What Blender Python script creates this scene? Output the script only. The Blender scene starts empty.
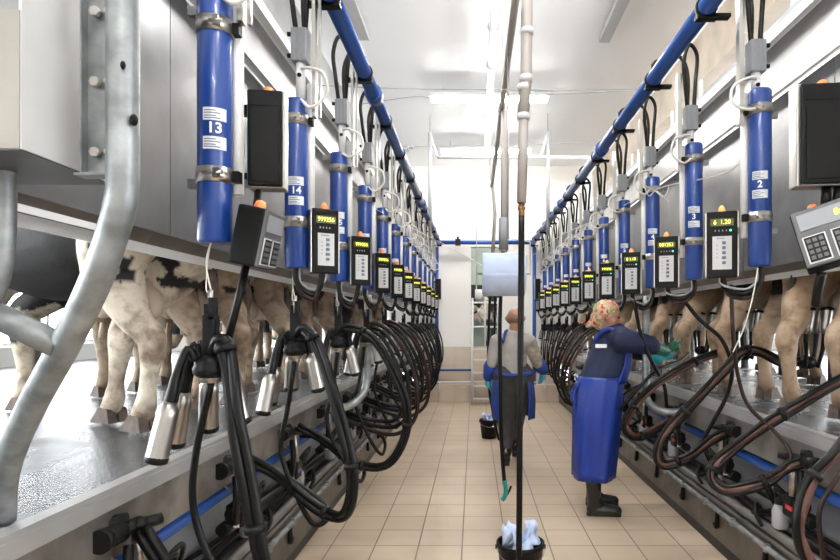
import bpy, bmesh, math, random
from mathutils import Vector, Matrix, noise
random.seed(7)
S = bpy.context.scene
COL = S.collection
V = Vector
PI = math.pi

# ------------------------------------------------------------------ camera
F, CX, HY, EYE = 582.0, 474.0, 323.0, 1.53
cam_d = bpy.data.cameras.new('camera')
cam_d.sensor_width = 36
cam_d.lens = F / 840 * 36
cam_d.shift_x = -(CX - 420) / 840
cam_d.shift_y = (HY - 280) / 840
cam_d.clip_start = 0.05
cam = bpy.data.objects.new('camera', cam_d)
cam.location = (0, 0, EYE)
cam.rotation_euler = (PI / 2, 0, 0)
COL.objects.link(cam)
S.camera = cam

# ------------------------------------------------------------------ world and lights
w = bpy.data.worlds.new('sky')
S.world = w
w.use_nodes = True
bg = w.node_tree.nodes['Background']
bg.inputs[0].default_value = (0.93, 0.97, 1.0, 1)
bg.inputs[1].default_value = 8.0


def area(name, loc, size, size_y, power, rot, color=(1, 1, 1)):
    d = bpy.data.lights.new(name, 'AREA')
    d.shape = 'RECTANGLE'
    d.size, d.size_y, d.energy, d.color = size, size_y, power, color
    o = bpy.data.objects.new(name, d)
    o.location, o.rotation_euler = loc, rot
    COL.objects.link(o)
    return o


LAMP_Y = [9.9, 7.6, 5.0, 2.7, 0.4, -1.9]
LAMP_STRENGTH = 80.0
S.view_settings.view_transform = 'Standard'
S.view_settings.look = 'None'
S.view_settings.exposure = 0.68
S.view_settings.gamma = 1
S.view_settings.use_curve_mapping = False
try:
    S.cycles.max_bounces = 8
    S.cycles.diffuse_bounces = 5
    S.cycles.glossy_bounces = 4
    S.cycles.sample_clamp_indirect = 8
    S.cycles.use_denoising = True
except Exception:
    pass


def P(px, py, y):
    """point of the place seen at a photo position, at distance y down the pit"""
    return V(((px - CX) * y / F, y, EYE - (py - HY) * y / F))


# ------------------------------------------------------------------ materials
def mat(name, col, rough=0.5, metal=0.0, var=0.0, scale=8.0, bump=0.0, bscale=60.0, emit=None, es=0.0,
        stretch=None, alpha=None, spec=None, coat=0.0, col2=None, var_detail=4.0):
    m = bpy.data.materials.new(name)
    m.use_nodes = True
    nt = m.node_tree
    b = nt.nodes['Principled BSDF']
    c = (*col, 1)
    b.inputs['Base Color'].default_value = c
    b.inputs['Roughness'].default_value = rough
    b.inputs['Metallic'].default_value = metal
    if spec is not None:
        b.inputs['Specular IOR Level'].default_value = spec
    if coat:
        b.inputs['Coat Weight'].default_value = coat
    if var or col2 or bump:
        tc = nt.nodes.new('ShaderNodeTexCoord')
        mp = nt.nodes.new('ShaderNodeMapping')
        nt.links.new(tc.outputs['Object'], mp.inputs[0])
        if stretch:
            mp.inputs['Scale'].default_value = stretch
    if var or col2:
        n = nt.nodes.new('ShaderNodeTexNoise')
        n.inputs['Scale'].default_value = scale
        n.inputs['Detail'].default_value = var_detail
        nt.links.new(mp.outputs[0], n.inputs['Vector'])
        r = nt.nodes.new('ShaderNodeValToRGB')
        r.color_ramp.elements[0].position = 0.35
        r.color_ramp.elements[1].position = 0.68
        k0, k1 = 1 - var, 1 + var
        r.color_ramp.elements[0].color = tuple(min(1, x * k0) for x in (col2 or col)) + (1,)
        r.color_ramp.elements[1].color = tuple(min(1, x * k1) for x in col) + (1,)
        nt.links.new(n.outputs['Fac'], r.inputs[0])
        nt.links.new(r.outputs[0], b.inputs['Base Color'])
    if bump:
        n2 = nt.nodes.new('ShaderNodeTexNoise')
        n2.inputs['Scale'].default_value = bscale
        nt.links.new(mp.outputs[0], n2.inputs['Vector'])
        bp = nt.nodes.new('ShaderNodeBump')
        bp.inputs['Strength'].default_value = bump
        bp.inputs['Distance'].default_value = 0.01
        nt.links.new(n2.outputs['Fac'], bp.inputs['Height'])
        nt.links.new(bp.outputs[0], b.inputs['Normal'])
    if emit:
        b.inputs['Emission Color'].default_value = (*emit, 1)
        b.inputs['Emission Strength'].default_value = es
    if alpha is not None:
        b.inputs['Alpha'].default_value = alpha
    return m


M = {}
M['steel'] = mat('stainless_sheet', (0.27, 0.268, 0.27), 0.30, 0.85, var=0.22, scale=2.5, bump=0.05, bscale=3)
M['steel_dark'] = mat('stainless_worn', (0.22, 0.21, 0.20), 0.36, 0.85, var=0.2, scale=3.5, bump=0.05, bscale=4)
M['steel_light'] = mat('stainless_pale', (0.46, 0.455, 0.45), 0.38, 0.6, var=0.14, scale=3)
M['rust_steel'] = mat('stained_steel', (0.24, 0.22, 0.20), 0.45, 0.6, var=0.25, scale=5, col2=(0.16, 0.14, 0.12))
M['kerb'] = mat('kerb_steel', (0.15, 0.135, 0.12), 0.42, 0.7, var=0.3, scale=4)
M['chrome'] = mat('polished_steel', (0.48, 0.46, 0.43), 0.28, 1.0)
M['cup'] = mat('cup_steel', (0.38, 0.355, 0.33), 0.33, 1.0)
M['galv'] = mat('galvanized', (0.27, 0.285, 0.29), 0.45, 0.7, var=0.3, scale=14, bump=0.12, bscale=25)
M['blue'] = mat('blue_plastic', (0.008, 0.046, 0.245), 0.30, 0.0, var=0.06, scale=5, coat=0.3)
M['blue_pipe'] = mat('blue_pipe_paint', (0.017, 0.072, 0.29), 0.3, 0.0, var=0.08, scale=4)
M['black'] = mat('black_plastic', (0.007, 0.0068, 0.0068), 0.42, spec=0.16)
M['rubber'] = mat('black_rubber', (0.005, 0.0048, 0.0048), 0.36, 0, spec=0.2)
M['rubber_brown'] = mat('brown_hose', (0.022, 0.011, 0.008), 0.32, 0, var=0.3, scale=9, spec=0.22)
M['rubber_pink'] = mat('reddish_hose', (0.085, 0.042, 0.033), 0.34, 0, var=0.3, scale=9, spec=0.22)
M['dark'] = mat('dark_panel', (0.018, 0.017, 0.017), 0.35, spec=0.16)
M['cover'] = mat('black_cover', (0.006, 0.006, 0.0065), 0.3, spec=0.16)
M['grey_plastic'] = mat('grey_plastic', (0.27, 0.28, 0.30), 0.4)
M['term_grey'] = mat('terminal_grey', (0.10, 0.10, 0.105), 0.45)
M['key'] = mat('keypad_grey', (0.5, 0.5, 0.5), 0.45)
M['keypad'] = mat('keypad_plate', (0.55, 0.55, 0.55), 0.4)
M['white'] = mat('white_plastic', (0.8, 0.8, 0.79), 0.4)
M['sticker'] = mat('sticker_white', (0.72, 0.74, 0.78), 0.4)
M['ink'] = mat('sticker_ink', (0.12, 0.14, 0.2), 0.5)
M['number'] = mat('number_white', (0.85, 0.87, 0.9), 0.4)
M['orange'] = mat('orange_beacon', (0.9, 0.26, 0.08), 0.35)
M['amber'] = mat('amber_beacon', (1.0, 0.42, 0.12), 0.35, emit=(1.0, 0.45, 0.15), es=0.25)
M['lcd'] = mat('display_glass', (0.06, 0.065, 0.015), 0.15, emit=(0.30, 0.32, 0.03), es=0.12)
M['digit'] = mat('display_digit', (0.9, 0.95, 0.1), 0.4, emit=(0.9, 1.0, 0.12), es=1.1)
M['green_led'] = mat('green_led', (0.05, 0.6, 0.35), 0.4, emit=(0.1, 0.9, 0.5), es=1.0)
M['led_off'] = mat('small_lamp', (0.4, 0.4, 0.4), 0.4)
M['wall'] = mat('white_wall', (0.86, 0.85, 0.82), 0.6, var=0.03, scale=0.7, col2=(0.84, 0.81, 0.76))
M['ceil'] = mat('white_ceiling', (0.92, 0.92, 0.91), 0.6)
M['lamp'] = mat('lamp_tube', (1, 1, 1), 0.5, emit=(1.0, 0.98, 0.95), es=LAMP_STRENGTH)
M['white_paint'] = mat('white_paint', (0.8, 0.8, 0.8), 0.4)
M['grey_paint'] = mat('grey_paint', (0.42, 0.43, 0.43), 0.5)
M['pvc'] = mat('grey_pvc', (0.46, 0.42, 0.39), 0.42, var=0.08, scale=6)
M['pvc_light'] = mat('light_conduit', (0.66, 0.66, 0.66), 0.42)
M['pipe_grey'] = mat('grey_vacuum_pipe', (0.42, 0.45, 0.46), 0.4)
M['brass'] = mat('brass', (0.45, 0.26, 0.12), 0.35, 0.9)
M['cord'] = mat('white_cord', (0.75, 0.72, 0.66), 0.7)
M['clear'] = mat('milky_tube', (0.78, 0.76, 0.72), 0.3)
M['paper'] = mat('blue_paper', (0.50, 0.58, 0.76), 0.8, var=0.04, scale=20)
M['paper_w'] = mat('white_paper', (0.85, 0.85, 0.87), 0.8)
M['paper_b'] = mat('paper_towel', (0.55, 0.64, 0.85), 0.8, var=0.1, scale=20)
M['bucket'] = mat('bucket_plastic', (0.008, 0.008, 0.009), 0.45, spec=0.16)
M['teal'] = mat('teal_plastic', (0.02, 0.30, 0.30), 0.4)
M['tan'] = mat('tan_beam', (0.62, 0.53, 0.43), 0.55, var=0.12, scale=3)
M['horn'] = mat('hoof_horn', (0.09, 0.06, 0.045), 0.5, var=0.4, scale=18)
M['udder'] = mat('udder_skin', (0.52, 0.41, 0.32), 0.5, var=0.12, scale=9)
M['eye'] = mat('eye_dark', (0.01, 0.008, 0.006), 0.1)
M['muzzle'] = mat('muzzle_skin', (0.10, 0.07, 0.065), 0.4)
M['skin'] = mat('skin', (0.40, 0.20, 0.135), 0.5, var=0.05, scale=15)
M['hair'] = mat('short_hair', (0.22, 0.13, 0.09), 0.7)
M['boot'] = mat('rubber_boot', (0.012, 0.012, 0.012), 0.22)
M['navy'] = mat('navy_cloth', (0.008, 0.014, 0.05), 0.75, var=0.2, scale=6, bump=0.3, bscale=9)
M['apron'] = mat('blue_apron', (0.005, 0.03, 0.25), 0.42, var=0.15, scale=5, bump=0.25, bscale=7)
M['apron2'] = mat('royal_blue_cloth', (0.009, 0.04, 0.25), 0.6, var=0.15, scale=6)
M['shirt'] = mat('grey_shirt', (0.34, 0.32, 0.30), 0.85, var=0.12, scale=8, bump=0.3, bscale=14)
M['camo'] = mat('dull_sleeve', (0.33, 0.29, 0.24), 0.85, col2=(0.17, 0.14, 0.11), scale=22)
M['trousers'] = mat('grey_trousers', (0.045, 0.042, 0.042), 0.8, var=0.2, scale=8, bump=0.3, bscale=16)
M['gloves'] = mat('green_glove', (0.02, 0.16, 0.09), 0.45)
M['gloves_b'] = mat('turquoise_glove', (0.02, 0.42, 0.52), 0.4)
M['red'] = mat('red_label', (0.5, 0.03, 0.03), 0.4)
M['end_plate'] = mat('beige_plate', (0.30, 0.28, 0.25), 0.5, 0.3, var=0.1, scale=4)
M['conduit'] = mat('dull_conduit', (0.17, 0.16, 0.15), 0.4, 0.4, var=0.2, scale=5)
M['under'] = mat('shaded_underside', (0.11, 0.11, 0.11), 0.5, 0.4, var=0.15, scale=4)  # end box steel, with the shade beneath it put into the colour
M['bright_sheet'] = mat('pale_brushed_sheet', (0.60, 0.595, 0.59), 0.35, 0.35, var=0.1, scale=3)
M['ledge'] = mat('ledge_steel', (0.24, 0.22, 0.195), 0.4, 0.5, var=0.2, scale=5)
M['green_wall'] = mat('grey_green_wall', (0.36, 0.40, 0.33), 0.7)
M['glass'] = mat('cloudy_jar', (0.33, 0.34, 0.35), 0.2)


def scarf_mat():
    m = bpy.data.materials.new('floral_scarf')
    m.use_nodes = True
    nt = m.node_tree
    b = nt.nodes['Principled BSDF']
    tc = nt.nodes.new('ShaderNodeTexCoord')
    v = nt.nodes.new('ShaderNodeTexVoronoi')
    v.inputs['Scale'].default_value = 46
    nt.links.new(tc.outputs['Object'], v.inputs['Vector'])
    sep = nt.nodes.new('ShaderNodeSeparateColor')
    nt.links.new(v.outputs['Color'], sep.inputs[0])
    r = nt.nodes.new('ShaderNodeValToRGB')
    r.color_ramp.interpolation = 'CONSTANT'
    e = r.color_ramp.elements
    e[0].color = (0.52, 0.42, 0.22, 1)
    e[1].position = 0.4
    e[1].color = (0.55, 0.05, 0.06, 1)
    for p, c in ((0.6, (0.60, 0.52, 0.38, 1)), (0.78, (0.25, 0.30, 0.12, 1)), (0.88, (0.62, 0.22, 0.2, 1))):
        k = e.new(p)
        k.color = c
    nt.links.new(sep.outputs[0], r.inputs[0])
    nt.links.new(r.outputs[0], b.inputs['Base Color'])
    b.inputs['Roughness'].default_value = 0.8
    return m


M['scarf'] = scarf_mat()


def tile_mat(name, c1, c2, grout, ox, oy, sx, sy, mortar=0.012, rough=0.35, axes='xy'):
    m = bpy.data.materials.new(name)
    m.use_nodes = True
    nt = m.node_tree
    b = nt.nodes['Principled BSDF']
    g = nt.nodes.new('ShaderNodeNewGeometry')
    sp = nt.nodes.new('ShaderNodeSeparateXYZ')
    nt.links.new(g.outputs['Position'], sp.inputs[0])
    cb = nt.nodes.new('ShaderNodeCombineXYZ')
    nt.links.new(sp.outputs['xyz'.index(axes[0])], cb.inputs[0])
    nt.links.new(sp.outputs['xyz'.index(axes[1])], cb.inputs[1])
    mp = nt.nodes.new('ShaderNodeMapping')
    mp.inputs['Location'].default_value = (-ox, -oy, 0)
    nt.links.new(cb.outputs[0], mp.inputs[0])
    br = nt.nodes.new('ShaderNodeTexBrick')
    br.offset = 0
    br.squash = 1
    br.inputs['Color1'].default_value = (*c1, 1)
    br.inputs['Color2'].default_value = (*c2, 1)
    br.inputs['Mortar'].default_value = (*grout, 1)
    br.inputs['Scale'].default_value = 1
    br.inputs['Mortar Size'].default_value = mortar / 2
    br.inputs['Mortar Smooth'].default_value = 0.3
    br.inputs['Brick Width'].default_value = sx
    br.inputs['Row Height'].default_value = sy
    nt.links.new(mp.outputs[0], br.inputs['Vector'])
    n = nt.nodes.new('ShaderNodeTexNoise')
    n.inputs['Scale'].default_value = 1.3
    n.inputs['Detail'].default_value = 5
    nt.links.new(g.outputs['Position'], n.inputs['Vector'])
    r = nt.nodes.new('ShaderNodeValToRGB')
    r.color_ramp.elements[0].color = (0.80, 0.78, 0.75, 1)
    r.color_ramp.elements[0].position = 0.3
    r.color_ramp.elements[1].color = (1, 1, 1, 1)
    r.color_ramp.elements[1].position = 0.65
    nt.links.new(n.outputs['Fac'], r.inputs[0])
    mx = nt.nodes.new('ShaderNodeMix')
    mx.data_type = 'RGBA'
    mx.blend_type = 'MULTIPLY'
    mx.inputs[0].default_value = 1
    nt.links.new(br.outputs['Color'], mx.inputs[6])
    nt.links.new(r.outputs[0], mx.inputs[7])
    nt.links.new(mx.outputs[2], b.inputs['Base Color'])
    b.inputs['Roughness'].default_value = rough
    bp = nt.nodes.new('ShaderNodeBump')
    bp.inputs['Strength'].default_value = 0.25
    bp.inputs['Distance'].default_value = 0.004
    inv = nt.nodes.new('ShaderNodeMath')
    inv.operation = 'SUBTRACT'
    inv.inputs[0].default_value = 1
    nt.links.new(br.outputs['Fac'], inv.inputs[1])
    nt.links.new(inv.outputs[0], bp.inputs['Height'])
    nt.links.new(bp.outputs[0], b.inputs['Normal'])
    return m


M['floor'] = tile_mat('cream_floor_tile', (0.66, 0.53, 0.40), (0.62, 0.495, 0.365), (0.20, 0.15, 0.11), -0.081, 4.0, 0.3, 0.3, 0.010, 0.32)
M['walltile'] = tile_mat('cream_wall_tile', (0.70, 0.60, 0.50), (0.67, 0.57, 0.47), (0.55, 0.46, 0.37), -0.081, 0.0, 0.3, 0.35, 0.008, 0.3, 'xz')


def mat_rubber():
    m = mat('wet_rubber_mat', (0.085, 0.095, 0.105), 0.22, 0, col2=(0.05, 0.055, 0.06), scale=3, spec=0.45)
    nt = m.node_tree
    b = nt.nodes['Principled BSDF']
    g = nt.nodes.new('ShaderNodeNewGeometry')
    v = nt.nodes.new('ShaderNodeTexVoronoi')
    v.inputs['Scale'].default_value = 120
    nt.links.new(g.outputs['Position'], v.inputs['Vector'])
    bp = nt.nodes.new('ShaderNodeBump')
    bp.inputs['Strength'].default_value = 0.5
    bp.inputs['Distance'].default_value = 0.004
    nt.links.new(v.outputs['Distance'], bp.inputs['Height'])
    nt.links.new(bp.outputs[0], b.inputs['Normal'])
    n = nt.nodes.new('ShaderNodeTexNoise')
    n.inputs['Scale'].default_value = 1.6
    nt.links.new(g.outputs['Position'], n.inputs['Vector'])
    mr = nt.nodes.new('ShaderNodeMapRange')
    mr.inputs['From Min'].default_value = 0.4
    mr.inputs['From Max'].default_value = 0.65
    mr.inputs['To Min'].default_value = 0.12
    mr.inputs['To Max'].default_value = 0.4
    nt.links.new(n.outputs['Fac'], mr.inputs['Value'])
    nt.links.new(mr.outputs[0], b.inputs['Roughness'])
    return m


M['mat'] = mat_rubber()


def coat_mat():
    m = bpy.data.materials.new('cow_coat')
    m.use_nodes = True
    nt = m.node_tree
    b = nt.nodes['Principled BSDF']
    a = nt.nodes.new('ShaderNodeVertexColor')
    a.layer_name = 'coat'
    n = nt.nodes.new('ShaderNodeTexNoise')
    n.inputs['Scale'].default_value = 60
    n.inputs['Detail'].default_value = 5
    tc = nt.nodes.new('ShaderNodeTexCoord')
    nt.links.new(tc.outputs['Object'], n.inputs['Vector'])
    r = nt.nodes.new('ShaderNodeValToRGB')
    r.color_ramp.elements[0].color = (0.8, 0.78, 0.75, 1)
    r.color_ramp.elements[1].color = (1, 1, 1, 1)
    nt.links.new(n.outputs['Fac'], r.inputs[0])
    mx = nt.nodes.new('ShaderNodeMix')
    mx.data_type = 'RGBA'
    mx.blend_type = 'MULTIPLY'
    mx.inputs[0].default_value = 1
    nt.links.new(a.outputs['Color'], mx.inputs[6])
    nt.links.new(r.outputs[0], mx.inputs[7])
    n3 = nt.nodes.new('ShaderNodeTexNoise')
    n3.inputs['Scale'].default_value = 9
    n3.inputs['Detail'].default_value = 9
    n3.inputs['Roughness'].default_value = 0.68
    nt.links.new(tc.outputs['Object'], n3.inputs['Vector'])
    r3 = nt.nodes.new('ShaderNodeValToRGB')
    r3.color_ramp.elements[0].position = 0.50
    r3.color_ramp.elements[0].color = (1, 1, 1, 1)
    r3.color_ramp.elements[1].position = 0.66
    r3.color_ramp.elements[1].color = (0.42, 0.32, 0.24, 1)
    nt.links.new(n3.outputs['Fac'], r3.inputs[0])
    m3 = nt.nodes.new('ShaderNodeMix')
    m3.data_type = 'RGBA'
    m3.blend_type = 'MULTIPLY'
    m3.inputs[0].default_value = 0.75
    nt.links.new(mx.outputs[2], m3.inputs[6])
    nt.links.new(r3.outputs[0], m3.inputs[7])
    nt.links.new(m3.outputs[2], b.inputs['Base Color'])
    bp = nt.nodes.new('ShaderNodeBump')
    bp.inputs['Strength'].default_value = 0.35
    bp.inputs['Distance'].default_value = 0.006
    nt.links.new(n.outputs['Fac'], bp.inputs['Height'])
    nt.links.new(bp.outputs[0], b.inputs['Normal'])
    b.inputs['Roughness'].default_value = 0.7
    return m


M['coat'] = coat_mat()


# ------------------------------------------------------------------ mesh builder
def frame_of(d):
    d = d.normalized()
    up = V((0, 0, 1)) if abs(d.z) < 0.95 else V((0, 1, 0))
    a = up.cross(d).normalized()
    return a, d.cross(a).normalized()


def spline(pts, n=6):
    """Catmull-Rom through the points"""
    pts = [V(p) for p in pts]
    if len(pts) < 3:
        return pts
    q = [2 * pts[0] - pts[1]] + pts + [2 * pts[-1] - pts[-2]]
    out = []
    for i in range(1, len(q) - 2):
        p0, p1, p2, p3 = q[i - 1], q[i], q[i + 1], q[i + 2]
        for k in range(n):
            t = k / n
            out.append(0.5 * ((2 * p1) + (p2 - p0) * t + (2 * p0 - 5 * p1 + 4 * p2 - p3) * t * t + (3 * p1 - p0 - 3 * p2 + p3) * t ** 3))
    out.append(pts[-1])
    return out


class MB:
    def __init__(self):
        self.v, self.f, self.m, self.mats, self.sm = [], [], [], [], []
        self.cur = 0

    def use(self, m):
        if m not in self.mats:
            self.mats.append(m)
        self.cur = self.mats.index(m)
        return self

    def add(self, vs, fs, smooth=False, X=None):
        b = len(self.v)
        for p in vs:
            p = V(p)
            self.v.append(X @ p if X is not None else p)
        for f in fs:
            self.f.append([b + i for i in f])
            self.m.append(self.cur)
            self.sm.append(smooth)
        return self

    def box(self, c, s, X=None, bev=0.0):
        cx, cy, cz = c
        hx, hy, hz = s[0] / 2, s[1] / 2, s[2] / 2
        if bev <= 0:
            vs = [(cx + i * hx, cy + j * hy, cz + k * hz) for i in (-1, 1) for j in (-1, 1) for k in (-1, 1)]
            fs = [(0, 1, 3, 2), (4, 6, 7, 5), (0, 4, 5, 1), (2, 3, 7, 6), (0, 2, 6, 4), (1, 5, 7, 3)]
            return self.add(vs, fs, False, X)
        bm = bmesh.new()
        bmesh.ops.create_cube(bm, size=1)
        for v in bm.verts:
            v.co = V((cx + v.co.x * 2 * hx, cy + v.co.y * 2 * hy, cz + v.co.z * 2 * hz))
        bmesh.ops.bevel(bm, geom=bm.edges[:], offset=bev, segments=2, profile=0.5, affect='EDGES')
        bm.verts.index_update()
        self.add([v.co.copy() for v in bm.verts], [[v.index for v in f.verts] for f in bm.faces], False, X)
        bm.free()
        return self

    def tube(self, pts, r, n=10, smooth=6, caps=True, X=None, oval=None):
        pts = spline(pts, smooth) if smooth and len(pts) > 2 else [V(p) for p in pts]
        m = len(pts)
        rs = r if isinstance(r, (list, tuple)) else None
        vs, fs = [], []
        a = None
        for i, p in enumerate(pts):
            d = (pts[min(i + 1, m - 1)] - pts[max(i - 1, 0)])
            if d.length < 1e-9:
                d = V((0, 0, 1))
            d.normalize()
            if a is None:
                a, b = frame_of(d)
            else:
                a = (a - d * a.dot(d))
                a = a.normalized() if a.length > 1e-6 else frame_of(d)[0]
                b = d.cross(a)
            if rs:
                t = i / (m - 1) * (len(rs) - 1)
                k = min(int(t), len(rs) - 2)
                rr = rs[k] + (rs[k + 1] - rs[k]) * (t - k)
            else:
                rr = r
            for j in range(n):
                an = 2 * PI * j / n
                vs.append(p + (a * math.cos(an) + b * math.sin(an) * (oval or 1)) * rr)
        for i in range(m - 1):
            for j in range(n):
                k = (j + 1) % n
                fs.append((i * n + j, i * n + k, (i + 1) * n + k, (i + 1) * n + j))
        self.add(vs, fs, True, X)
        if caps:
            bb = len(self.v) - len(vs)
            self.f.append([bb + j for j in range(n)][::-1])
            self.f.append([bb + (m - 1) * n + j for j in range(n)])
            self.m += [self.cur] * 2
            self.sm += [False] * 2
        return self

    def cyl(self, p0, p1, r0, r1=None, n=16, caps=True, X=None):
        return self.tube([p0, p1], [r0, r1 if r1 is not None else r0], n, 0, caps, X)

    def lathe(self, prof, c=(0, 0, 0), n=20, X=None, axis=None):
        """profile (r, z) turned about z at c"""
        vs, fs = [], []
        R = V((0, 0, 1)).rotation_difference(V(axis)).to_matrix() if axis else Matrix.Identity(3)
        for r, z in prof:
            for j in range(n):
                an = 2 * PI * j / n
                vs.append(V(c) + R @ V((r * math.cos(an), r * math.sin(an), z)))
        for i in range(len(prof) - 1):
            for j in range(n):
                k = (j + 1) % n
                fs.append((i * n + j, i * n + k, (i + 1) * n + k, (i + 1) * n + j))
        return self.add(vs, fs, True, X)

    def ball(self, c, r, n=12, X=None):
        r = (r, r, r) if not isinstance(r, (tuple, list)) else r
        vs, fs = [], []
        h = n // 2 + 1
        for i in range(h + 1):
            th = PI * i / h
            for j in range(n):
                ph = 2 * PI * j / n
                vs.append(V((c[0] + r[0] * math.sin(th) * math.cos(ph), c[1] + r[1] * math.sin(th) * math.sin(ph), c[2] + r[2] * math.cos(th))))
        for i in range(h):
            for j in range(n):
                k = (j + 1) % n
                fs.append((i * n + j, (i + 1) * n + j, (i + 1) * n + k, i * n + k))
        return self.add(vs, fs, True, X)

    def prism(self, poly, y0, y1, X=None):
        """outline in x,z swept along y"""
        n = len(poly)
        vs = [(p[0], y0, p[1]) for p in poly] + [(p[0], y1, p[1]) for p in poly]
        fs = [(i, (i + 1) % n, n + (i + 1) % n, n + i) for i in range(n)]
        fs += [tuple(range(n))[::-1], tuple(range(n, 2 * n))]
        return self.add(vs, fs, False, X)

    def build(self, name, m=None, parent=None, world=True):
        me = bpy.data.meshes.new(name)
        off = V((0, 0, 0))
        q = parent if world else None
        while q is not None:
            off += V(q.location)
            q = q.parent
        me.from_pydata([tuple(v - off) for v in self.v], [], self.f)
        if self.mats:
            for x in self.mats:
                me.materials.append(M[x])
            me.polygons.foreach_set('material_index', self.m)
        else:
            me.materials.append(M[m])
        me.polygons.foreach_set('use_smooth', self.sm)
        me.update()
        o = bpy.data.objects.new(name, me)
        COL.objects.link(o)
        if parent is not None:
            o.parent = parent
        return o


def tag(o, label, cat, group=None):
    o['label'], o['category'] = label, cat
    if group:
        o['group'] = group
    return o


def thing(name, label, cat, loc=(0, 0, 0), group=None):
    o = bpy.data.objects.new(name, None)
    o.empty_display_size = 0.05
    COL.objects.link(o)
    o.location = loc
    return tag(o, label, cat, group)


def struct(o):
    o['kind'] = 'structure'
    return o


def copy_tree(o, loc=None, parent=None):
    c = o.copy()
    COL.objects.link(c)
    c.parent = parent
    if loc is not None:
        c.location = loc
    for ch in [x for x in o.children]:
        copy_tree(ch, None, c)
    return c


def text(s, size, m, parent, X, name='lettering', ext=0.0006, align='CENTER', bold=0.0):
    cu = bpy.data.curves.new('t', 'FONT')
    cu.body = s
    cu.size = size
    cu.align_x = align
    cu.align_y = 'CENTER'
    cu.extrude = ext
    cu.offset = size * bold
    cu.resolution_u = 3
    t = bpy.data.objects.new('t', cu)
    COL.objects.link(t)
    dg = bpy.context.evaluated_depsgraph_get()
    me = bpy.data.meshes.new_from_object(t.evaluated_get(dg))
    bpy.data.objects.remove(t)
    bpy.data.curves.remove(cu)
    me.materials.clear()
    me.materials.append(M[m])
    me.transform(X)
    me.name = name
    o = bpy.data.objects.new(name, me)
    COL.objects.link(o)
    o.parent = parent
    return o


ORD = ['first', 'second', 'third', 'fourth', 'fifth', 'sixth', 'seventh', 'eighth', 'ninth', 'tenth', 'eleventh', 'twelfth']


def nth(k):
    return ORD[k]


# fuse overlapping closed shapes into one continuous skin
def fuse(name, mb, voxel, smooth_it, m, parent=None, color=None, loc_off=None, decimate=None):
    me = bpy.data.meshes.new('tmp')
    me.from_pydata([tuple(v) for v in mb.v], [], mb.f)
    t = bpy.data.objects.new('tmp', me)
    COL.objects.link(t)
    r = t.modifiers.new('r', 'REMESH')
    r.mode = 'VOXEL'
    r.voxel_size = voxel
    if smooth_it:
        s = t.modifiers.new('s', 'SMOOTH')
        s.iterations = smooth_it
        s.factor = 0.6
    if decimate:
        d = t.modifiers.new('d', 'DECIMATE')
        d.ratio = decimate
    dg = bpy.context.evaluated_depsgraph_get()
    out = bpy.data.meshes.new_from_object(t.evaluated_get(dg))
    bpy.data.objects.remove(t)
    bpy.data.meshes.remove(me)
    out.name = name
    out.materials.clear()
    out.materials.append(M[m])
    out.polygons.foreach_set('use_smooth', [True] * len(out.polygons))
    if color:
        paint(out, color)
    o = bpy.data.objects.new(name, out)
    COL.objects.link(o)
    if parent is not None:
        o.parent = parent
    return o


def paint(me, fn):
    if 'coat' in me.color_attributes:
        me.color_attributes.remove(me.color_attributes['coat'])
    a = me.color_attributes.new('coat', 'FLOAT_COLOR', 'POINT')
    buf = []
    for v in me.vertices:
        buf.extend((*fn(v.co), 1))
    a.data.foreach_set('color', buf)


def limb(mb, pts, rs, n=12, oval=None):
    """closed tapered tube with round ends"""
    pts = [V(p) for p in pts]
    mb.tube(pts, list(rs), n, 6 if len(pts) > 2 else 0, True, None, oval)
    mb.ball(pts[0], rs[0] * 0.98, 10)
    mb.ball(pts[-1], rs[-1] * 0.98, 10)


# ------------------------------------------------------------------ the hall
YE = 11.46
LX, RX = -1.17, 1.65        # platform edges
PZ = 0.985                  # platform height
CEIL = 4.62
NEAR = -3.0

b = MB(); b.box((0.24, (NEAR + YE) / 2, -0.05), (2.86, YE - NEAR, 0.1)); struct(b.build('floor', 'floor'))
b = MB(); b.box(((-7.0 + LX - 0.04) / 2, 5.5, PZ - 0.05 - 0.01), (7.0 + LX - 0.04, 17, 0.1)); struct(b.build('floor_left', 'mat'))
b = MB(); b.box(((7.4 + RX + 0.04) / 2, 5.5, PZ - 0.06), (7.4 - RX - 0.04, 17, 0.1)); struct(b.build('floor_right', 'mat'))
b = MB(); b.box((0.2, 5.5, CEIL + 0.05), (15.2, 17.4, 0.1)); struct(b.build('ceiling', 'ceil'))

# far wall with the opening to the exit alley
b = MB()
ox0, ox1, oz0, oz1 = -0.06, 0.52, 1.06, 3.03
b.use('wall')
b.box(((LX - 0.5 + ox0) / 2, YE + 0.1, (oz0 + CEIL) / 2), (ox0 - LX + 0.5, 0.2, CEIL - oz0))
b.box(((RX + 0.5 + ox1) / 2, YE + 0.1, (oz0 + CEIL) / 2), (RX + 0.5 - ox1, 0.2, CEIL - oz0))
b.box(((ox0 + ox1) / 2, YE + 0.1, (oz1 + CEIL) / 2), (ox1 - ox0, 0.2, CEIL - oz1))
b.box((-4.6, YE + 2.6, (PZ + CEIL) / 2), (5.9, 0.2, CEIL - PZ))
b.box((5.1, YE + 2.6, (PZ + CEIL) / 2), (5.9, 0.2, CEIL - PZ))
b.use('walltile')
b.box((0.24, YE + 0.1, oz0 / 2), (2.84, 0.2, oz0))
struct(b.build('wall_far'))
b = MB(); b.box((0.25, YE + 2.6, 2.4), (3.8, 0.2, 4.4)); struct(b.build('wall_alley', 'green_wall'))
b = MB(); b.box((0.24, YE + 1.35, PZ - 0.06), (3.6, 2.3, 0.1)); struct(b.build('floor_alley', 'mat'))
b = MB(); b.box((0.24, YE - 0.12, 0.17), (2.84, 0.22, 0.34)); struct(b.build('trim_1', 'walltile'))
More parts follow.
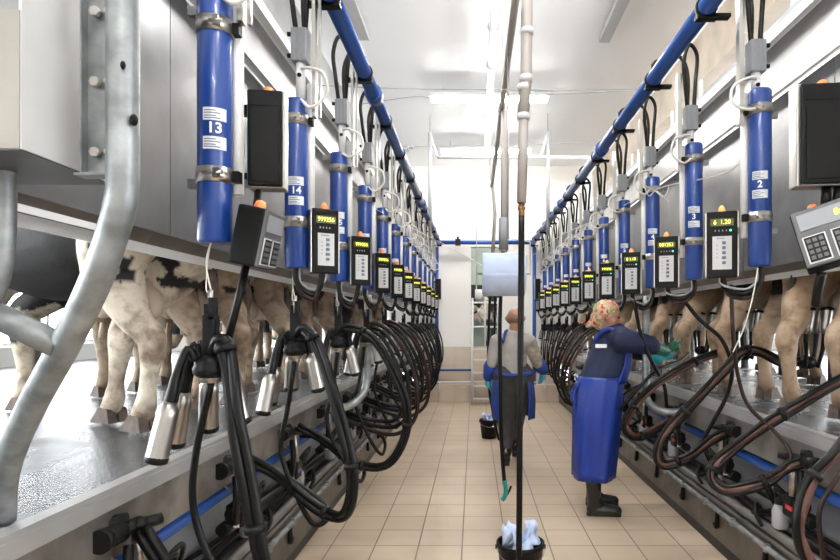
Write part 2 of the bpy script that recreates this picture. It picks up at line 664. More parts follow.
b = MB(); b.box((0.2, NEAR - 0.1, CEIL / 2), (15.2, 0.2, CEIL)); struct(b.build('wall_near', 'wall'))


# side walls with tall bright windows
def side_wall(side, X):
    b = MB()
    z0, z1 = 1.22, 3.9
    b.box((X, 5.5, (PZ + z0) / 2 - 0.05), (0.2, 17.2, z0 - PZ + 0.1))
    b.box((X, 5.5, (z1 + CEIL) / 2), (0.2, 17.2, CEIL - z1))
    ys = [-3.1, -0.6, 1.9, 4.4, 6.9, 9.4, 11.9, 14.1]
    for y in ys:
        b.box((X, y, (z0 + z1) / 2), (0.2, 0.22, z1 - z0))
    struct(b.build('wall_' + side, 'wall'))
    for i in range(len(ys) - 1):
        y0, y1 = ys[i] + 0.11, ys[i + 1] - 0.11
        f = MB()
        for y in (y0 + 0.03, (y0 + y1) / 2, y1 - 0.03):
            f.box((X, y, (z0 + z1) / 2), (0.07, 0.05, z1 - z0))
        for z in (z0 + 0.03, z0 + 0.9, z0 + 1.8, z1 - 0.03):
            f.box((X, (y0 + y1) / 2, z), (0.066, y1 - y0, 0.05))
        struct(f.build('window_%d' % (i + 1 + (7 if side == 'right' else 0)), 'white_paint'))


side_wall('left', -6.0)
side_wall('right', 6.4)


# pit walls: slotted kerb, tray, sloping back sheet, fascia
def pit_wall(side, s, X):
    b = MB().use('kerb')
    kx = X - s * 0.02
    b.box((kx + s * 0.02, (NEAR + YE) / 2, 0.20), (0.04, YE - NEAR, 0.24))
    b.use('dark')
    b.box((kx + s * 0.03, (NEAR + YE) / 2, 0.04), (0.04, YE - NEAR, 0.08))
    b.use('ledge')
    b.box((kx + s * 0.17, (NEAR + YE) / 2, 0.33), (0.34, YE - NEAR, 0.03))
    b.use('steel_dark')
    b.box((kx + s * 0.32, (NEAR + YE) / 2, 0.62), (0.03, YE - NEAR, 0.56))
    # slanted splash sheet behind the gear
    b.use('steel_light')
    p = [(kx + s * 0.30, 0.66), (kx + s * 0.315, 0.66), (kx + s * 0.20, 0.345), (kx + s * 0.185, 0.345)]
    if s < 0:
        p = p[::-1]
    b.prism(p, NEAR, YE)
    struct(b.build('wall_pit_' + side))
    b = MB().use('rust_steel')
    b.box((X + s * 0.015, (NEAR + YE) / 2, PZ - 0.13), (0.012, YE - NEAR, 0.20))
    b.use('steel_light')
    b.box((X + s * 0.02, (NEAR + YE) / 2, PZ + 0.0), (0.05, YE - NEAR, 0.03))
    b.box((X - s * 0.005, (NEAR + YE) / 2, PZ - 0.028), (0.012, YE - NEAR, 0.05))
    b.use('rust_steel')
    b.box((X + s * 0.18, (NEAR + YE) / 2, PZ - 0.125), (0.33, YE - NEAR, 0.012))
    struct(b.build('trim_' + ('2' if s < 0 else '3')))
    # drain slots with rubber flaps in the kerb
    for k in range(14):
        y = 2.6 + 0.64 * k if s > 0 else 2.95 + 0.66 * k
        if y > YE - 0.3:
            break
        t = MB().use('black')
        t.tube([(kx - s * 0.004, y, 0.285), (kx - s * 0.012, y, 0.19), (kx - s * 0.010, y + 0.02, 0.165), (kx - s * 0.004, y + 0.055, 0.175)], 0.016, 8, 4)
        tag(t.build('drain_hose'), 'short black drain hose end on the %s pit kerb, %s one from the camera' % (side, nth(k) if k < 12 else ('thirteenth', 'fourteenth')[k - 12]), 'hose', 'black drain hose ends on the %s kerb' % side)


pit_wall('left', -1, LX)
pit_wall('right', 1, RX)

# ------------------------------------------------------------------ long steelwork on both sides
SIDE = {'left': dict(s=-1, lip=LX, sheet=-1.27, tube=-0.83, disp=-0.70, pipe=-0.68, Y0=1.865, dy=0.855),
        'right': dict(s=1, lip=RX, sheet=1.92, tube=1.39, disp=1.26, pipe=1.14, Y0=1.98, dy=0.85)}
PIPE_Z = 3.08


def long_steel(side):
    D = SIDE[side]
    s, xs = D['s'], D['sheet']
    y0, y1 = (1.42 if s < 0 else 1.0), YE - 0.02
    L = y1 - y0
    yc = (y0 + y1) / 2
    r = thing('rump_rail_panel', 'long stainless splash panel wall above the cow stalls on the %s side' % side, 'panel', (xs, yc, 1.86))
    # lower sheets
    n = 10
    for i in range(n):
        a0, a1 = y0 + L * i / n, y0 + L * (i + 1) / n
        b = MB().use('steel')
        b.box((xs, (a0 + a1) / 2, 2.42), (0.012, a1 - a0 - 0.006, 1.05))
        b.build('sheet', None, r)
        b = MB().use('steel_dark')
        # tilted lower edge folded back towards the stalls
        b.prism([(xs - s * 0.0, 1.99), (xs + s * 0.012, 1.99), (xs + s * 0.10, 1.86), (xs + s * 0.088, 1.86)][::(1 if s > 0 else -1)], a0, a1 - 0.004)
        b.use('white_paint')
        b.box((xs + s * 0.10, (a0 + a1) / 2, 1.842), (0.008, a1 - a0, 0.045))
        b.build('lower_fold', None, r)
    # mullions between sheets
    # black inner angle, bright outer angle
    b = MB().use('steel_light').box((xs - s * 0.045, yc, 2.975), (0.09, L, 0.012)).box((xs - s * 0.088, yc, 2.95), (0.008, L, 0.06))
    b.build('lower_angle', None, r)
    b = MB().use('steel_light').box((xs + s * 0.01, yc, 3.15), (0.012, L, 0.33))
    b.build('upper_sheet', None, r)
    b = MB().use('white_paint').box((xs - s * 0.035, yc, 3.325), (0.10, L, 0.012)).box((xs - s * 0.083, yc, 3.30), (0.008, L, 0.06))
    b.build('upper_angle', None, r)
    # grey vacuum line behind
    b = MB().use('pipe_grey').cyl((xs + s * 0.08, y0 - 1.2, 3.46), (xs + s * 0.08, y1, 3.46), 0.05, n=20)
    tag(b.build('grey_air_line'), 'thick grey air line running above the %s splash panels' % side, 'pipe')
    # boxed beam higher up, behind
    b = MB().use('tan' if s > 0 else 'steel_light').box((xs + s * 0.55, yc + 0.3, 4.25), (0.3, L - 0.6, 0.5))
    tag(b.build('hood_beam'), ('tan boxed beam under the ceiling above the right stalls' if s > 0 else 'pale boxed beam under the ceiling above the left stalls'), 'beam')
    # translucent upper screens leaning outwards
    if s > 0:
        for k in range(11):
            yy = 1.6 + 0.85 * k
            b = MB().use('white_paint').box((xs + 0.36, yy, 3.66), (0.02, 0.05, 0.62)).box((xs + 0.24, yy, 3.40), (0.26, 0.04, 0.03))
            tag(b.build('roof_strut'), 'white strut holding the beam above the right stalls, %s from the camera' % nth(k), 'strut', 'white struts over the right stalls')
    else:
        b = MB().use('grey_paint').box((xs - 0.42, yc, 3.62), (0.015, L, 0.62))
        tag(b.build('upper_screen'), 'pale screen sheet above the left air line', 'screen')


for sd in SIDE:
    long_steel(sd)


# blue vacuum line with rings and brackets
def blue_line(side):
    D = SIDE[side]
    s, xp = D['s'], D['pipe']
    r = thing('blue_vacuum_pipe', 'long blue overhead vacuum pipe along the %s side of the pit' % side, 'pipe', (xp, 6, PIPE_Z))
    b = MB().use('blue_pipe').cyl((xp, -0.4, PIPE_Z), (xp, 11.25, PIPE_Z), 0.045, n=20)
    b.build('pipe', None, r)
    for y in (3.9 if s < 0 else 5.15, 7.5):
        b = MB().use('blue_pipe').cyl((xp, y, PIPE_Z), (xp, y + 0.12, PIPE_Z), 0.058, n=20)
        b.build('coupling', None, r)
    for k in range(12):
        y = D['Y0'] + D['dy'] * k + 0.03
        b = MB().use('black').cyl((xp, y - 0.015, PIPE_Z), (xp, y + 0.015, PIPE_Z), 0.054, n=18)
        b.box((xp + s * 0.05, y, PIPE_Z - 0.045), (0.13, 0.04, 0.018))
        b.box((xp + s * 0.0, y, PIPE_Z - 0.052), (0.10, 0.04, 0.02))
        b.cyl((xp, y, PIPE_Z + 0.05), (xp, y, PIPE_Z + 0.10), 0.012, n=8)
        b.build('pipe_bracket', None, r)


blue_line('left')
blue_line('right')
b = MB().use('blue_pipe').cyl((-0.66, 11.2, PIPE_Z), (1.13, 11.2, PIPE_Z), 0.04, n=16)
b.use('black').box((-0.31, 11.2, PIPE_Z), (0.10, 0.12, 0.12)).box((-0.31, 11.2, PIPE_Z + 0.08), (0.04, 0.05, 0.06))
tag(b.build('cross_vacuum_pipe'), 'blue pipe crossing high in front of the far white wall', 'pipe')
for s, x in ((-1, -0.72), (1, 1.17)):
    b = MB().use('blue_pipe').cyl((x, 11.3, 0.3), (x, 11.3, 3.0), 0.035, n=14)
    tag(b.build('blue_down_pipe'), 'vertical blue pipe at the far %s end of the pit' % ('left' if s < 0 else 'right'), 'pipe')
b = MB().use('blue_pipe').cyl((-1.0, 11.25, 0.62), (-0.05, 11.25, 0.62), 0.022, n=12)
tag(b.build('low_blue_pipe'), 'thin blue pipe low on the far tiled wall', 'pipe')

# white handrail low on the far wall
r = thing('low_rail', 'pale horizontal rail low in front of the far tiled wall', 'rail', (0.2, 11.1, 0.37))
MB().use('pvc_light').cyl((-1.12, 11.1, 0.40), (1.5, 11.1, 0.40), 0.02, n=10).build('rail', None, r)
for x in (-0.66, 0.05, 1.0, 1.35):
    MB().use('pvc_light').cyl((x, 11.1, 0.40), (x, 11.1, 0.20), 0.018, n=8).cyl((x, 11.1, 0.20), (x, 11.27, 0.20), 0.016, n=8).build('bracket', None, r)

# ladder up to the opening
r = thing('steel_ladder', 'silver ladder leaning at the opening in the far wall', 'ladder', (0.2, 10.9, 0))
for x in (-0.03, 0.46):
    MB().use('pvc_light').tube([(x, 10.8, 0.02), (x, 10.9, 1.0), (x, 10.98, 2.0)], 0.022, 8, 0).build('rail', None, r)
for z in (0.12, 0.36, 0.60, 0.84, 1.04):
    MB().use('pvc_light').box((0.215, 10.81 + 0.09 * z, z), (0.47, 0.10, 0.022)).build('rung', None, r)
b = MB().use('pvc_light').cyl((0.22, 11.5, 1.06), (0.22, 11.5, 2.05), 0.02, n=8)
tag(b.build('alley_post'), 'thin pale post standing in the far wall opening', 'post')
r = thing('alley_gate', 'pale tubular gate rails inside the far opening', 'gate', (0.2, 12.0, 1.0))
for z in (1.95, 1.45):
    MB().use('pvc_light').cyl((-0.5, 12.0, z), (1.0, 12.0, z), 0.02, n=8).build('rail', None, r)

# ------------------------------------------------------------------ station gear prototypes
CYL_Z = {'left': (1.785, 2.57), 'right': (1.805, 2.66)}


def make_cylinder(side, k):
    D = SIDE[side]
    s, x, y = D['s'], D['tube'], D['Y0'] + D['dy'] * k
    CYL_Z0, CYL_Z1 = CYL_Z[side]
    up = 0.035 if s > 0 else 0.0
    num = (13 + k) if side == 'left' else (1 + k)
    if k <= (2 if side == 'left' else 4):
        lab = 'blue cylinder with white number %d, %s from the camera on the %s row' % (num, nth(k - (1 if side == 'right' else 0)), side)
    else:
        lab = 'blue cylinder in the %s row, %s from the camera, number unreadable' % (side, nth(k - (1 if side == 'right' else 0)))
    r = thing('blue_cylinder', lab, 'cylinder', (x, y, CYL_Z0), 'blue cylinders on the %s row' % side)
    R = 0.053
    MB().use('blue').lathe([(0, CYL_Z0), (R * 0.92, CYL_Z0), (R, CYL_Z0 + 0.008), (R, CYL_Z1 - 0.01), (R * 0.9, CYL_Z1), (0, CYL_Z1)], (x, y, 0), 28).build('barrel', None, r)
    for z in (CYL_Z1 - 0.098, CYL_Z0 + 0.213 + up * 0.7):
        c = MB().use('chrome').lathe([(R + 0.001, z - 0.024), (R + 0.004, z - 0.024), (R + 0.004, z + 0.024), (R + 0.001, z + 0.024)], (x, y, 0), 28)
        c.box((x + 0.05 * s * -0.55, y - 0.052, z), (0.018, 0.022, 0.03))
        c.cyl((x + 0.05 * s * -0.55 - 0.02, y - 0.058, z), (x + 0.05 * s * -0.55 + 0.02, y - 0.058, z), 0.006, n=8)
        c.use('black').box((x - s * 0.066, y + 0.01, z), (0.024, 0.03, 0.035))
        c.build('clamp_band', None, r)
    # stickers and number on the side that faces the camera
    an0 = -PI / 2 - x / y * 0.9
    for zc, nm in ((CYL_Z0 + 0.398 + up, 'sticker'), (CYL_Z0 + 0.308 + up, 'sticker')):
        c = MB().use('sticker')
        vs, fs = [], []
        N = 8
        for i in range(N + 1):
            a = an0 + (i / N - 0.5) * 1.35
            for z in (zc - 0.020, zc + 0.020):
                vs.append((x + (R + 0.0012) * math.cos(a), y + (R + 0.0012) * math.sin(a), z))
        fs = [(2 * i, 2 * i + 2, 2 * i + 3, 2 * i + 1) for i in range(N)]
        c.add(vs, fs, True)
        if k < 5:
            c.use('ink')
            for j, zz in enumerate((0.011, 0.003, -0.006, -0.013)):
                vs, fs = [], []
                for i in range(5):
                    a = an0 + (-0.5 + (i / 4) * (0.75 if j % 2 else 0.55)) * 1.2
                    for z in (zc + zz - 0.0015, zc + zz + 0.0015):
                        vs.append((x + (R + 0.002) * math.cos(a), y + (R + 0.002) * math.sin(a), z))
                c.add(vs, [(2 * i, 2 * i + 2, 2 * i + 3, 2 * i + 1) for i in range(4)], True)
        c.build(nm, None, r)
    if k <= 6:
        nx, ny = math.cos(an0), math.sin(an0)
        X = Matrix.Translation((x + nx * (R + 0.0015) - x, y + ny * (R + 0.0015) - y, 0.353 + up)) @ Matrix.Rotation(an0 + PI / 2, 4, 'Z') @ Matrix.Rotation(PI / 2, 4, 'X')
        text(str(num), 0.046, 'number', r, X, 'number', ext=0.002, bold=0.022)
    return r


def make_hanger(side, k):
    """square rail, clamp box, neck pipe and the black hose loops up to the blue line"""
    D = SIDE[side]
    s, x, y = D['s'], D['tube'], D['Y0'] + D['dy'] * k
    CYL_Z1 = CYL_Z[side][1]
    lab = 'hanger with grey clamp block and hose loop, %s one along the %s row' % (nth(k), side)
    r = thing('cylinder_hanger', lab, 'hanger', (x, y, CYL_Z1), 'hangers above the %s cylinders' % side)
    xr = x + 0.085 if s < 0 else x - 0.10
    MB().use('chrome').box((xr, y, 2.80), (0.016, 0.04, 0.62)).box((xr + 0.022, y + 0.012, 2.80), (0.012, 0.016, 0.62)).build('rail', None, r)
    MB().use('white').cyl((x - s * 0.02, y, CYL_Z1 - 0.01), (x - s * 0.02, y, 2.76), 0.022, n=14).build('neck', None, r)
    MB().use('black').cyl((x - s * 0.02, y - 0.019, 2.68), (x - s * 0.02, y - 0.026, 2.68), 0.010, n=10).build('vent_hole', None, r)
    c = MB().use('grey_plastic')
    xc = x - s * 0.02
    c.box((xc, y, 2.82), (0.075, 0.07, 0.155), None, 0.006)
    for i in (-0.02, 0.0, 0.02):
        c.box((xc + i, y - 0.037, 2.82), (0.004, 0.006, 0.15))
    c.use('black')
    for z in (2.77, 2.87):
        c.cyl((xc + s * 0.036, y - 0.02, z), (xc + s * 0.055, y - 0.02, z), 0.011, n=8)
    c.build('clamp_block', None, r)
    # teardrop loop
    w_ = 0.05
    MB().use('rubber').tube([(xc - 0.02, y, 2.88), (xc - 0.04, y - 0.01, 3.05), (xc - s * 0.06 * 0 - w_, y - 0.02, 3.18), (xc - w_ * 0.3, y - 0.02, 3.28),
                             (xc + w_ * 0.8, y, 3.22), (xc + w_ * 0.6, y, 3.05), (xc + 0.02, y, 2.88)], 0.0125, 8, 5).build('hose_loop', None, r)
    px = D['pipe']
    MB().use('rubber_brown').tube([(xc - s * 0.01, y + 0.03, 2.88), (xc - s * 0.0, y + 0.05, 3.12), (xc - s * 0.06, y + 0.05, 3.24), (px + s * 0.02, y + 0.04, 3.20), (px, y + 0.03, PIPE_Z + 0.03)], 0.012, 8, 5).build('supply_hose', None, r)
    # thin milky air tube with a loop
    q = random.uniform(-0.02, 0.02)
    xt = x + (0.06 if s < 0 else -0.06)
    MB().use('clear').tube([(xc - s * 0.01, y - 0.02, 2.71), (xt - s * 0.02, y - 0.05, 2.70), (xt - s * 0.085, y - 0.05 + q, 2.665), (xt - s * 0.09, y - 0.04, 2.585), (xt - s * 0.02, y - 0.04, 2.54 + q), (xt + s * 0.03, y - 0.04, 2.56)], 0.0075, 7, 6).build('air_tube', None, r)
    return r


def make_control(side, k, black=False):
    """control box with display, keypad plate, beacon and the bracket on its back"""
    D = SIDE[side]
    s, x, y = D['s'], D['disp'], D['Y0'] + D['dy'] * k + (0.0 if side == 'left' else 0.13)
    num = k - 1 if side == 'right' else k - 1
    if side == 'right' and k == 1:
        lab = 'black control box reading 6 1.20, first lit box on the right row'
    elif side == 'right' and k == 2:
        lab = 'black control box with yellow digits beside blue cylinder 3'
    elif side == 'left' and k == 1:
        lab = 'nearest lit black control box on the left, right of cylinder 14'
    else:
        lab = 'lit black control box, %s one from the camera on the %s row' % (nth(num), side)
    r = thing('control_box', lab, 'control box', (x, y, 1.76), 'control boxes of the %s row' % side)
    r.rotation_euler = (0, 0, math.radians(33 if s < 0 else -20))
    W, H, T = (0.125, 0.30, 0.05) if s < 0 else (0.145, 0.335, 0.05)
    z0 = 0.0
    zc = z0 + H / 2
    # local frame: front faces -y
    MB().use('black').box((0, 0, zc), (W, T, H), None, 0.006).build('housing', None, r, False)
    MB().use('chrome').box((0, T / 2 + 0.045, zc), (W * 1.04, 0.085, H * 0.96)).box((s * -W * 0.52, 0.01, zc), (0.006, 0.05, H * 0.97)).box((s * W * 0.52, 0.01, zc), (0.006, 0.05, H * 0.97)).build('mounting_case', None, r, False)
    f = -T / 2
    d = MB().use('lcd').box((0, f - 0.001, z0 + H * 0.83), (W * 0.74, 0.004, H * 0.11))
    disp = d.build('display', None, r, False)
    strings = {('right', 1): '6  1.20', ('right', 2): '001253', ('right', 3): '0 1.18'}
    st = strings.get((side, k), '999256')
    text(st, H * 0.095, 'digit', disp, Matrix.Translation((0, f - 0.0035, z0 + H * 0.83)) @ Matrix.Rotation(PI / 2, 4, 'X') @ Matrix.Diagonal((0.92, 1, 1, 1)), 'digits')
    c = MB().use('led_off')
    for i in range(4):
        c.box((-W * 0.22 + i * W * 0.12, f - 0.001, z0 + H * 0.705), (0.004, 0.003, 0.008))
    c.build('indicator_row', None, r, False)
    if side == 'right':
        MB().use('green_led').cyl((W * 0.27, f, z0 + H * 0.705), (W * 0.27, f - 0.003, z0 + H * 0.705), 0.006, n=8).build('green_lamp', None, r, False)
    c = MB().use('keypad').box((0, f - 0.001, z0 + H * 0.37), (W * 0.62, 0.004, H * 0.50))
    kp = c.build('keypad_plate', None, r, False)
    for i in range(5):
        MB().use('ink').box((W * 0.06, f - 0.004, z0 + H * (0.22 + 0.075 * i)), (0.017 if i != 1 else 0.02, 0.003, H * 0.045), None, 0.001).build('button', None, kp, False)
    c = MB().use('ink')
    for i in range(4):
        c.box((-W * 0.16, f - 0.0032, z0 + H * (0.30 + 0.06 * i)), (0.004, 0.002, 0.006))
    c.box((-W * 0.05, f - 0.0032, z0 + H * 0.585), (0.04, 0.001, 0.003))
    c.build('print', None, kp, False)
    MB().use('amber' if side == 'right' else 'orange').lathe([(0.018, H), (0.018, H + 0.008), (0.015, H + 0.018), (0.008, H + 0.03), (0, H + 0.034)], (0, 0, 0), 14).build('beacon', None, r, False)
    MB().use('black').box((0, T / 2 + 0.06, z0 + H * 0.82), (0.04, 0.03, 0.04)).box((0, T / 2 + 0.06, z0 + H * 0.12), (0.04, 0.03, 0.04)).build('back_clamp', None, r, False)
    return r


def make_ubend(side, k):
    D = SIDE[side]
    s, x, y = D['s'], D['tube'], D['Y0'] + D['dy'] * k
    xd, yd = D['disp'], y + (0 if s < 0 else 0.13)
    r = thing('hose_bend', 'dark hoses bending under a control box, %s one on the %s row' % (nth(k), side), 'hose', (x, y, 1.80), 'hose bends under the %s control boxes' % side)
    dz = random.uniform(-0.02, 0.02)
    for i, m in ((0, 'rubber_brown'), (1, 'rubber'), (2, 'grey_plastic')):
        q = 0.022 * i
        MB().use(m).tube([(x - s * 0.01 * i, y - 0.015, 1.80), (x - s * (0.01 * i), y - 0.02, 1.74), (x - s * 0.03, y - 0.01, 1.665 + q + dz), (x - s * 0.08, y, 1.640 + q + dz),
                          (xd + s * (0.03 - 0.015 * i), yd, 1.68 + q), (xd + s * 0.01 * (1 - i), yd, 1.77)], 0.011 if i < 2 else 0.006, 8, 5).build('hose', None, r)
    return r


def make_board(side, k):
    """stub of flat steel backing post between cylinder and panel"""
    D = SIDE[side]
    s, x, y = D['s'], D['tube'], D['Y0'] + D['dy'] * k
    r = thing('cylinder_post', 'pale steel upright carrying the %s cylinder of the %s row' % (nth(k), side), 'post', (x + s * 0.12, y, 1.8), 'uprights behind the %s cylinders' % side)
    xu = x - s * 0.055
    MB().use('white').cyl((xu, y + 0.045, 1.95), (xu, y + 0.045, 2.66), 0.019, n=14).build('upright', None, r)
    for z in (2.56, 1.99):
        MB().use('galv').box((x + s * 0.02, y + 0.062, z), (0.19, 0.018, 0.03)).build('arm', None, r)
    return r


def make_cup(parent, claw, out, bottom, R=0.031, L=0.17, up=False):
    """teat cup: steel shell hanging (or standing) on a short black hose"""
    o, bt = V(out), V(bottom)
    d = (bt - o)
    d.normalize()
    c = MB().use('cup')
    ax = tuple(d)
    c.lathe([(0.0, 0), (R * 0.62, 0), (R * 0.75, 0.012), (R * 0.98, 0.022), (R, 0.045), (R * 1.03, L * 0.55), (R * 1.06, L - 0.012), (R * 1.08, L)], tuple(bt - d * L), 18, axis=ax)
    shell = c.build('teat_cup', None, parent)
    MB().use('rubber').lathe([(R * 1.02, L - 0.006), (R * 1.12, L), (R * 1.10, L + 0.014), (R * 0.7, L + 0.020), (0, L + 0.019)], tuple(bt - d * L), 16, axis=ax).build('liner_lip', None, shell)
    top = bt - d * L
    cl = V(claw)
    mid = (cl + top) / 2 + V((0, 0, 0.075 if not up else -0.07))
    MB().use('rubber').tube([cl, cl.lerp(mid, 0.6) + V((0, 0, 0.03 if not up else -0.03)), mid.lerp(top, 0.45) + V((0, 0, 0.015 if not up else -0.02)), top - d * 0.035, top + d * 0.004], [0.012, 0.0125, 0.0125, 0.017, 0.018], 10, 5).build('short_tube', None, shell)
    MB().use('rubber').tube([cl + V((0.01, 0.01, 0)), cl.lerp(mid, 0.7) + V((0.012, 0.012, 0.045 if not up else -0.04)), top - d * 0.02 + V((0.012, 0.012, 0.0)), top + d * 0.03 + V((0.014, 0.014, 0))], 0.006, 7, 5).build('pulse_tube', None, shell)


def make_cluster(side, k, lab):
    D = SIDE[side]
    s, x, y = D['s'], D['tube'], D['Y0'] + D['dy'] * k
    if side == 'left' and k == 0:
        y = 1.865
    x += random.uniform(-0.02, 0.02)
    zc = 1.40 + random.uniform(-0.01, 0.03) + (0.015 if k else -0.03)
    r = thing('milking_cluster', lab, 'milking cluster', (x, y, zc), 'milking clusters hanging along the %s row' % side)
    rnd = random.Random(k * 7 + (3 if side == 'left' else 11))
    # claw bowl and holder
    MB().use('black').lathe([(0, -0.03), (0.035, -0.03), (0.052, -0.018), (0.055, 0.0), (0.048, 0.01), (0.05, 0.016), (0.046, 0.032), (0.02, 0.042), (0, 0.042)], (x, y, zc), 20).build('claw_bowl', None, r)
    MB().use('chrome').lathe([(0.0, -0.048), (0.03, -0.046), (0.036, -0.03)], (x, y, zc), 16).build('claw_cap', None, r)
    MB().use('black').box((x, y, zc + 0.105), (0.045, 0.04, 0.13), None, 0.006).box((x + 0.012, y - 0.01, zc + 0.19), (0.022, 0.02, 0.07)).box((x - 0.015, y + 0.01, zc + 0.18), (0.014, 0.02, 0.05)).build('holder', None, r)
    MB().use('chrome').cyl((x, y, zc + 0.17), (x, y, zc + 0.25), 0.008, n=8).build('hook_rod', None, r)
    MB().use('cord').tube([(x, y, zc + 0.24), (x + 0.004, y, 1.62), (x - 0.01, y - 0.01, 1.72), (D['tube'], y - 0.02, 1.80)], 0.0028, 5, 4).build('cord', None, r)
    MB().use('cord').tube([(x, y, zc + 0.24), (x - 0.014, y, 1.64), (x - 0.012, y + 0.01, 1.74), (D['tube'] - 0.01, y, 1.80)], 0.0022, 5, 4).build('cord', None, r)
    # four cups fanned out and drooping
    for i, (dx, dy, dz) in enumerate(((-0.135, 0.05, -0.25), (-0.115, -0.10, -0.27), (-0.065, 0.12, -0.20), (0.095, 0.03, -0.18))):
        dx = dx * (1 if s < 0 else -1) + rnd.uniform(-0.012, 0.012)
        dz = dz + rnd.uniform(-0.01, 0.015)
        tgt = V((x + dx, y + dy, zc + dz))
        c0 = V((x + dx * 0.30, y + dy * 0.3, zc + 0.025))
        outp = V((x + dx * 0.62, y + dy * 0.62, zc + 0.0))
        make_cup(r, c0, outp, tgt)
    return r


def make_milk_hoses(side, k, pts, rad, label, mats=('rubber', 'rubber_brown'), ties=(0.2, 0.5, 0.75), gap=0.028, spread=0.0):
    pts = [V(p) for p in pts]
    r = thing('milk_hose', label, 'hose', tuple(pts[0]), 'hose loops of the %s row' % side)
    fine = spline(pts, 7)
    N = len(mats)
    n = len(fine)
    for i, m in enumerate(mats):
        q = []
        for j, p in enumerate(fine):
            d = (fine[min(j + 1, n - 1)] - fine[max(j - 1, 0)]).normalized()
            a = V((0, 1, 0))
            sd = d.cross(a)
            if sd.length < 0.1:
                sd = V((1, 0, 0))
            sd.normalize()
            off = (i - (N - 1) / 2) * gap * (1 + (spread * math.sin(PI * j / n) ** 2 * (1 + 0.5 * math.sin(i * 2.3 + k))))
            q.append(p + sd * off * 0.9 + a * (0.006 * math.sin(j * 0.5 + i * 2)))
        MB().use(m).tube(q, rad, 9, 0).build('hose', None, r)
    for t in ties:
        j = int(t * (n - 2))
        p, d = fine[j], (fine[j + 1] - fine[j]).normalized()
        MB().use('black').cyl(p - d * 0.012, p + d * 0.012, rad + gap * (N - 1) / 2 + 0.003, n=10).build('hose_tie', None, r)
    return r


def loop_left(k):
    D = SIDE['left']
    x, y = D['tube'], D['Y0'] + D['dy'] * k
    rnd = random.Random(100 + k)
    j = lambda a: rnd.uniform(-a, a)
    if k == 0:
        pts = [(x, y, 1.40), (x + 0.03, y - 0.02, 1.47), (x + 0.06, y - 0.04, 1.40), (x + 0.10, y - 0.06, 1.18), (x + 0.16, y - 0.06, 0.85), (x + 0.20, y - 0.03, 0.60), (x + 0.12, y + 0.02, 0.44), (x - 0.10, y + 0.05, 0.60), (x - 0.28, y + 0.08, 0.84)]
        w = 0.017
    elif k == 1:
        pts = [(x, y, 1.44), (x + 0.05, y - 0.04, 1.50), (x + 0.13, y - 0.08, 1.40), (x + 0.22, y - 0.12, 1.15), (x + 0.29, y - 0.14, 0.86), (x + 0.25, y - 0.10, 0.67), (x + 0.12, y - 0.02, 0.66), (x - 0.10, y + 0.05, 0.80), (x - 0.27, y + 0.08, 0.88)]
        w = 0.016
    else:
        a = (0.42, 0.34, 0.36, 0.33, 0.36, 0.30, 0.30, 0.27, 0.22, 0.2)[k - 2]
        bz = 0.68 + j(0.05)
        pts = [(x, y, 1.44), (x + 0.06, y - 0.03, 1.50 + j(0.02)), (x + a * 0.55, y - 0.05, 1.42), (x + a * 0.93, y - 0.06, 1.15 + j(0.03)), (x + a, y - 0.04, 0.88), (x + a * 0.72, y, bz + 0.02), (x + a * 0.25, y + 0.04, bz + 0.01), (x - 0.12, y + 0.07, 0.80), (x - 0.28, y + 0.09, 0.88)]
        w = 0.0155 if k < 5 else 0.0135
    if k == 0:
        lab = 'thick black hose pair hanging from the nearest left cluster, left of the pit'
    elif k == 1:
        lab = 'black hose loop hanging from the cluster under cylinder 14'
    elif k == 2:
        lab = 'widest black hose loop on the left, third from the camera'
    else:
        lab = 'black hose loop hanging on the left row, %s from the camera' % nth(k)
    r = make_milk_hoses('left', k, pts, w, lab, ('rubber', 'rubber') if k < 3 or k > 5 else ('rubber', 'rubber', 'rubber_brown'), ties=((0.2, 0.5, 0.75) if k < 3 else (0.12,)), spread=(0 if k < 3 else 1.0), gap=0.028)
    # thinner return hose from the cluster
    rr = thing('pulse_hose', 'thin black hose drooping from the %s left cluster' % nth(k), 'hose', (x, y, 1.35), 'thin hoses of the left row')
    MB().use('rubber').tube([(x - 0.01, y, 1.35), (x - 0.05 + j(0.02), y + 0.01, 1.12), (x - 0.08, y + 0.02, 0.95), (x - 0.04, y + 0.02, 0.80), (x + 0.06, y + 0.02, 0.62 + j(0.04)), (x + 0.13, y + 0.02, 0.56 + j(0.04)), (x + 0.12, y + 0.10, 0.64), (x - 0.12, y + 0.16, 0.78), (x - 0.30, y + 0.2, 0.80)][:(6 if k == 0 else 9)], 0.0125, 8, 6).build('hose', None, rr)
    return r


def loop_right(k):
    D = SIDE['right']
    x, y = D['tube'], D['Y0'] + D['dy'] * k
    rnd = random.Random(200 + k)
    j = lambda a: rnd.uniform(-a, a)
    a = (0.42, 0.36, 0.28, 0.20, 0.14, 0.10, 0.07)[(k - 5) % 7]
    bz = 0.64 + j(0.06)
    pts = [(x, y, 1.44), (x - 0.06, y - 0.03, 1.48), (x - a * 0.55, y - 0.05, 1.36), (x - a * 0.93, y - 0.06, 1.10), (x - a, y - 0.04, 0.86), (x - a * 0.7, y, bz + 0.02), (x - a * 0.2, y + 0.04, bz + 0.01), (x + 0.12, y + 0.07, 0.78), (x + 0.26, y + 0.09, 0.86)]
    r = make_milk_hoses('right', k, pts, 0.014, 'dark reddish hose loop hanging on the right row, %s from the camera' % nth(k), ('rubber', 'rubber_brown', 'rubber_pink') if k < 7 else ('rubber', 'rubber_brown'), ties=(0.12,), spread=0.8)
    return r


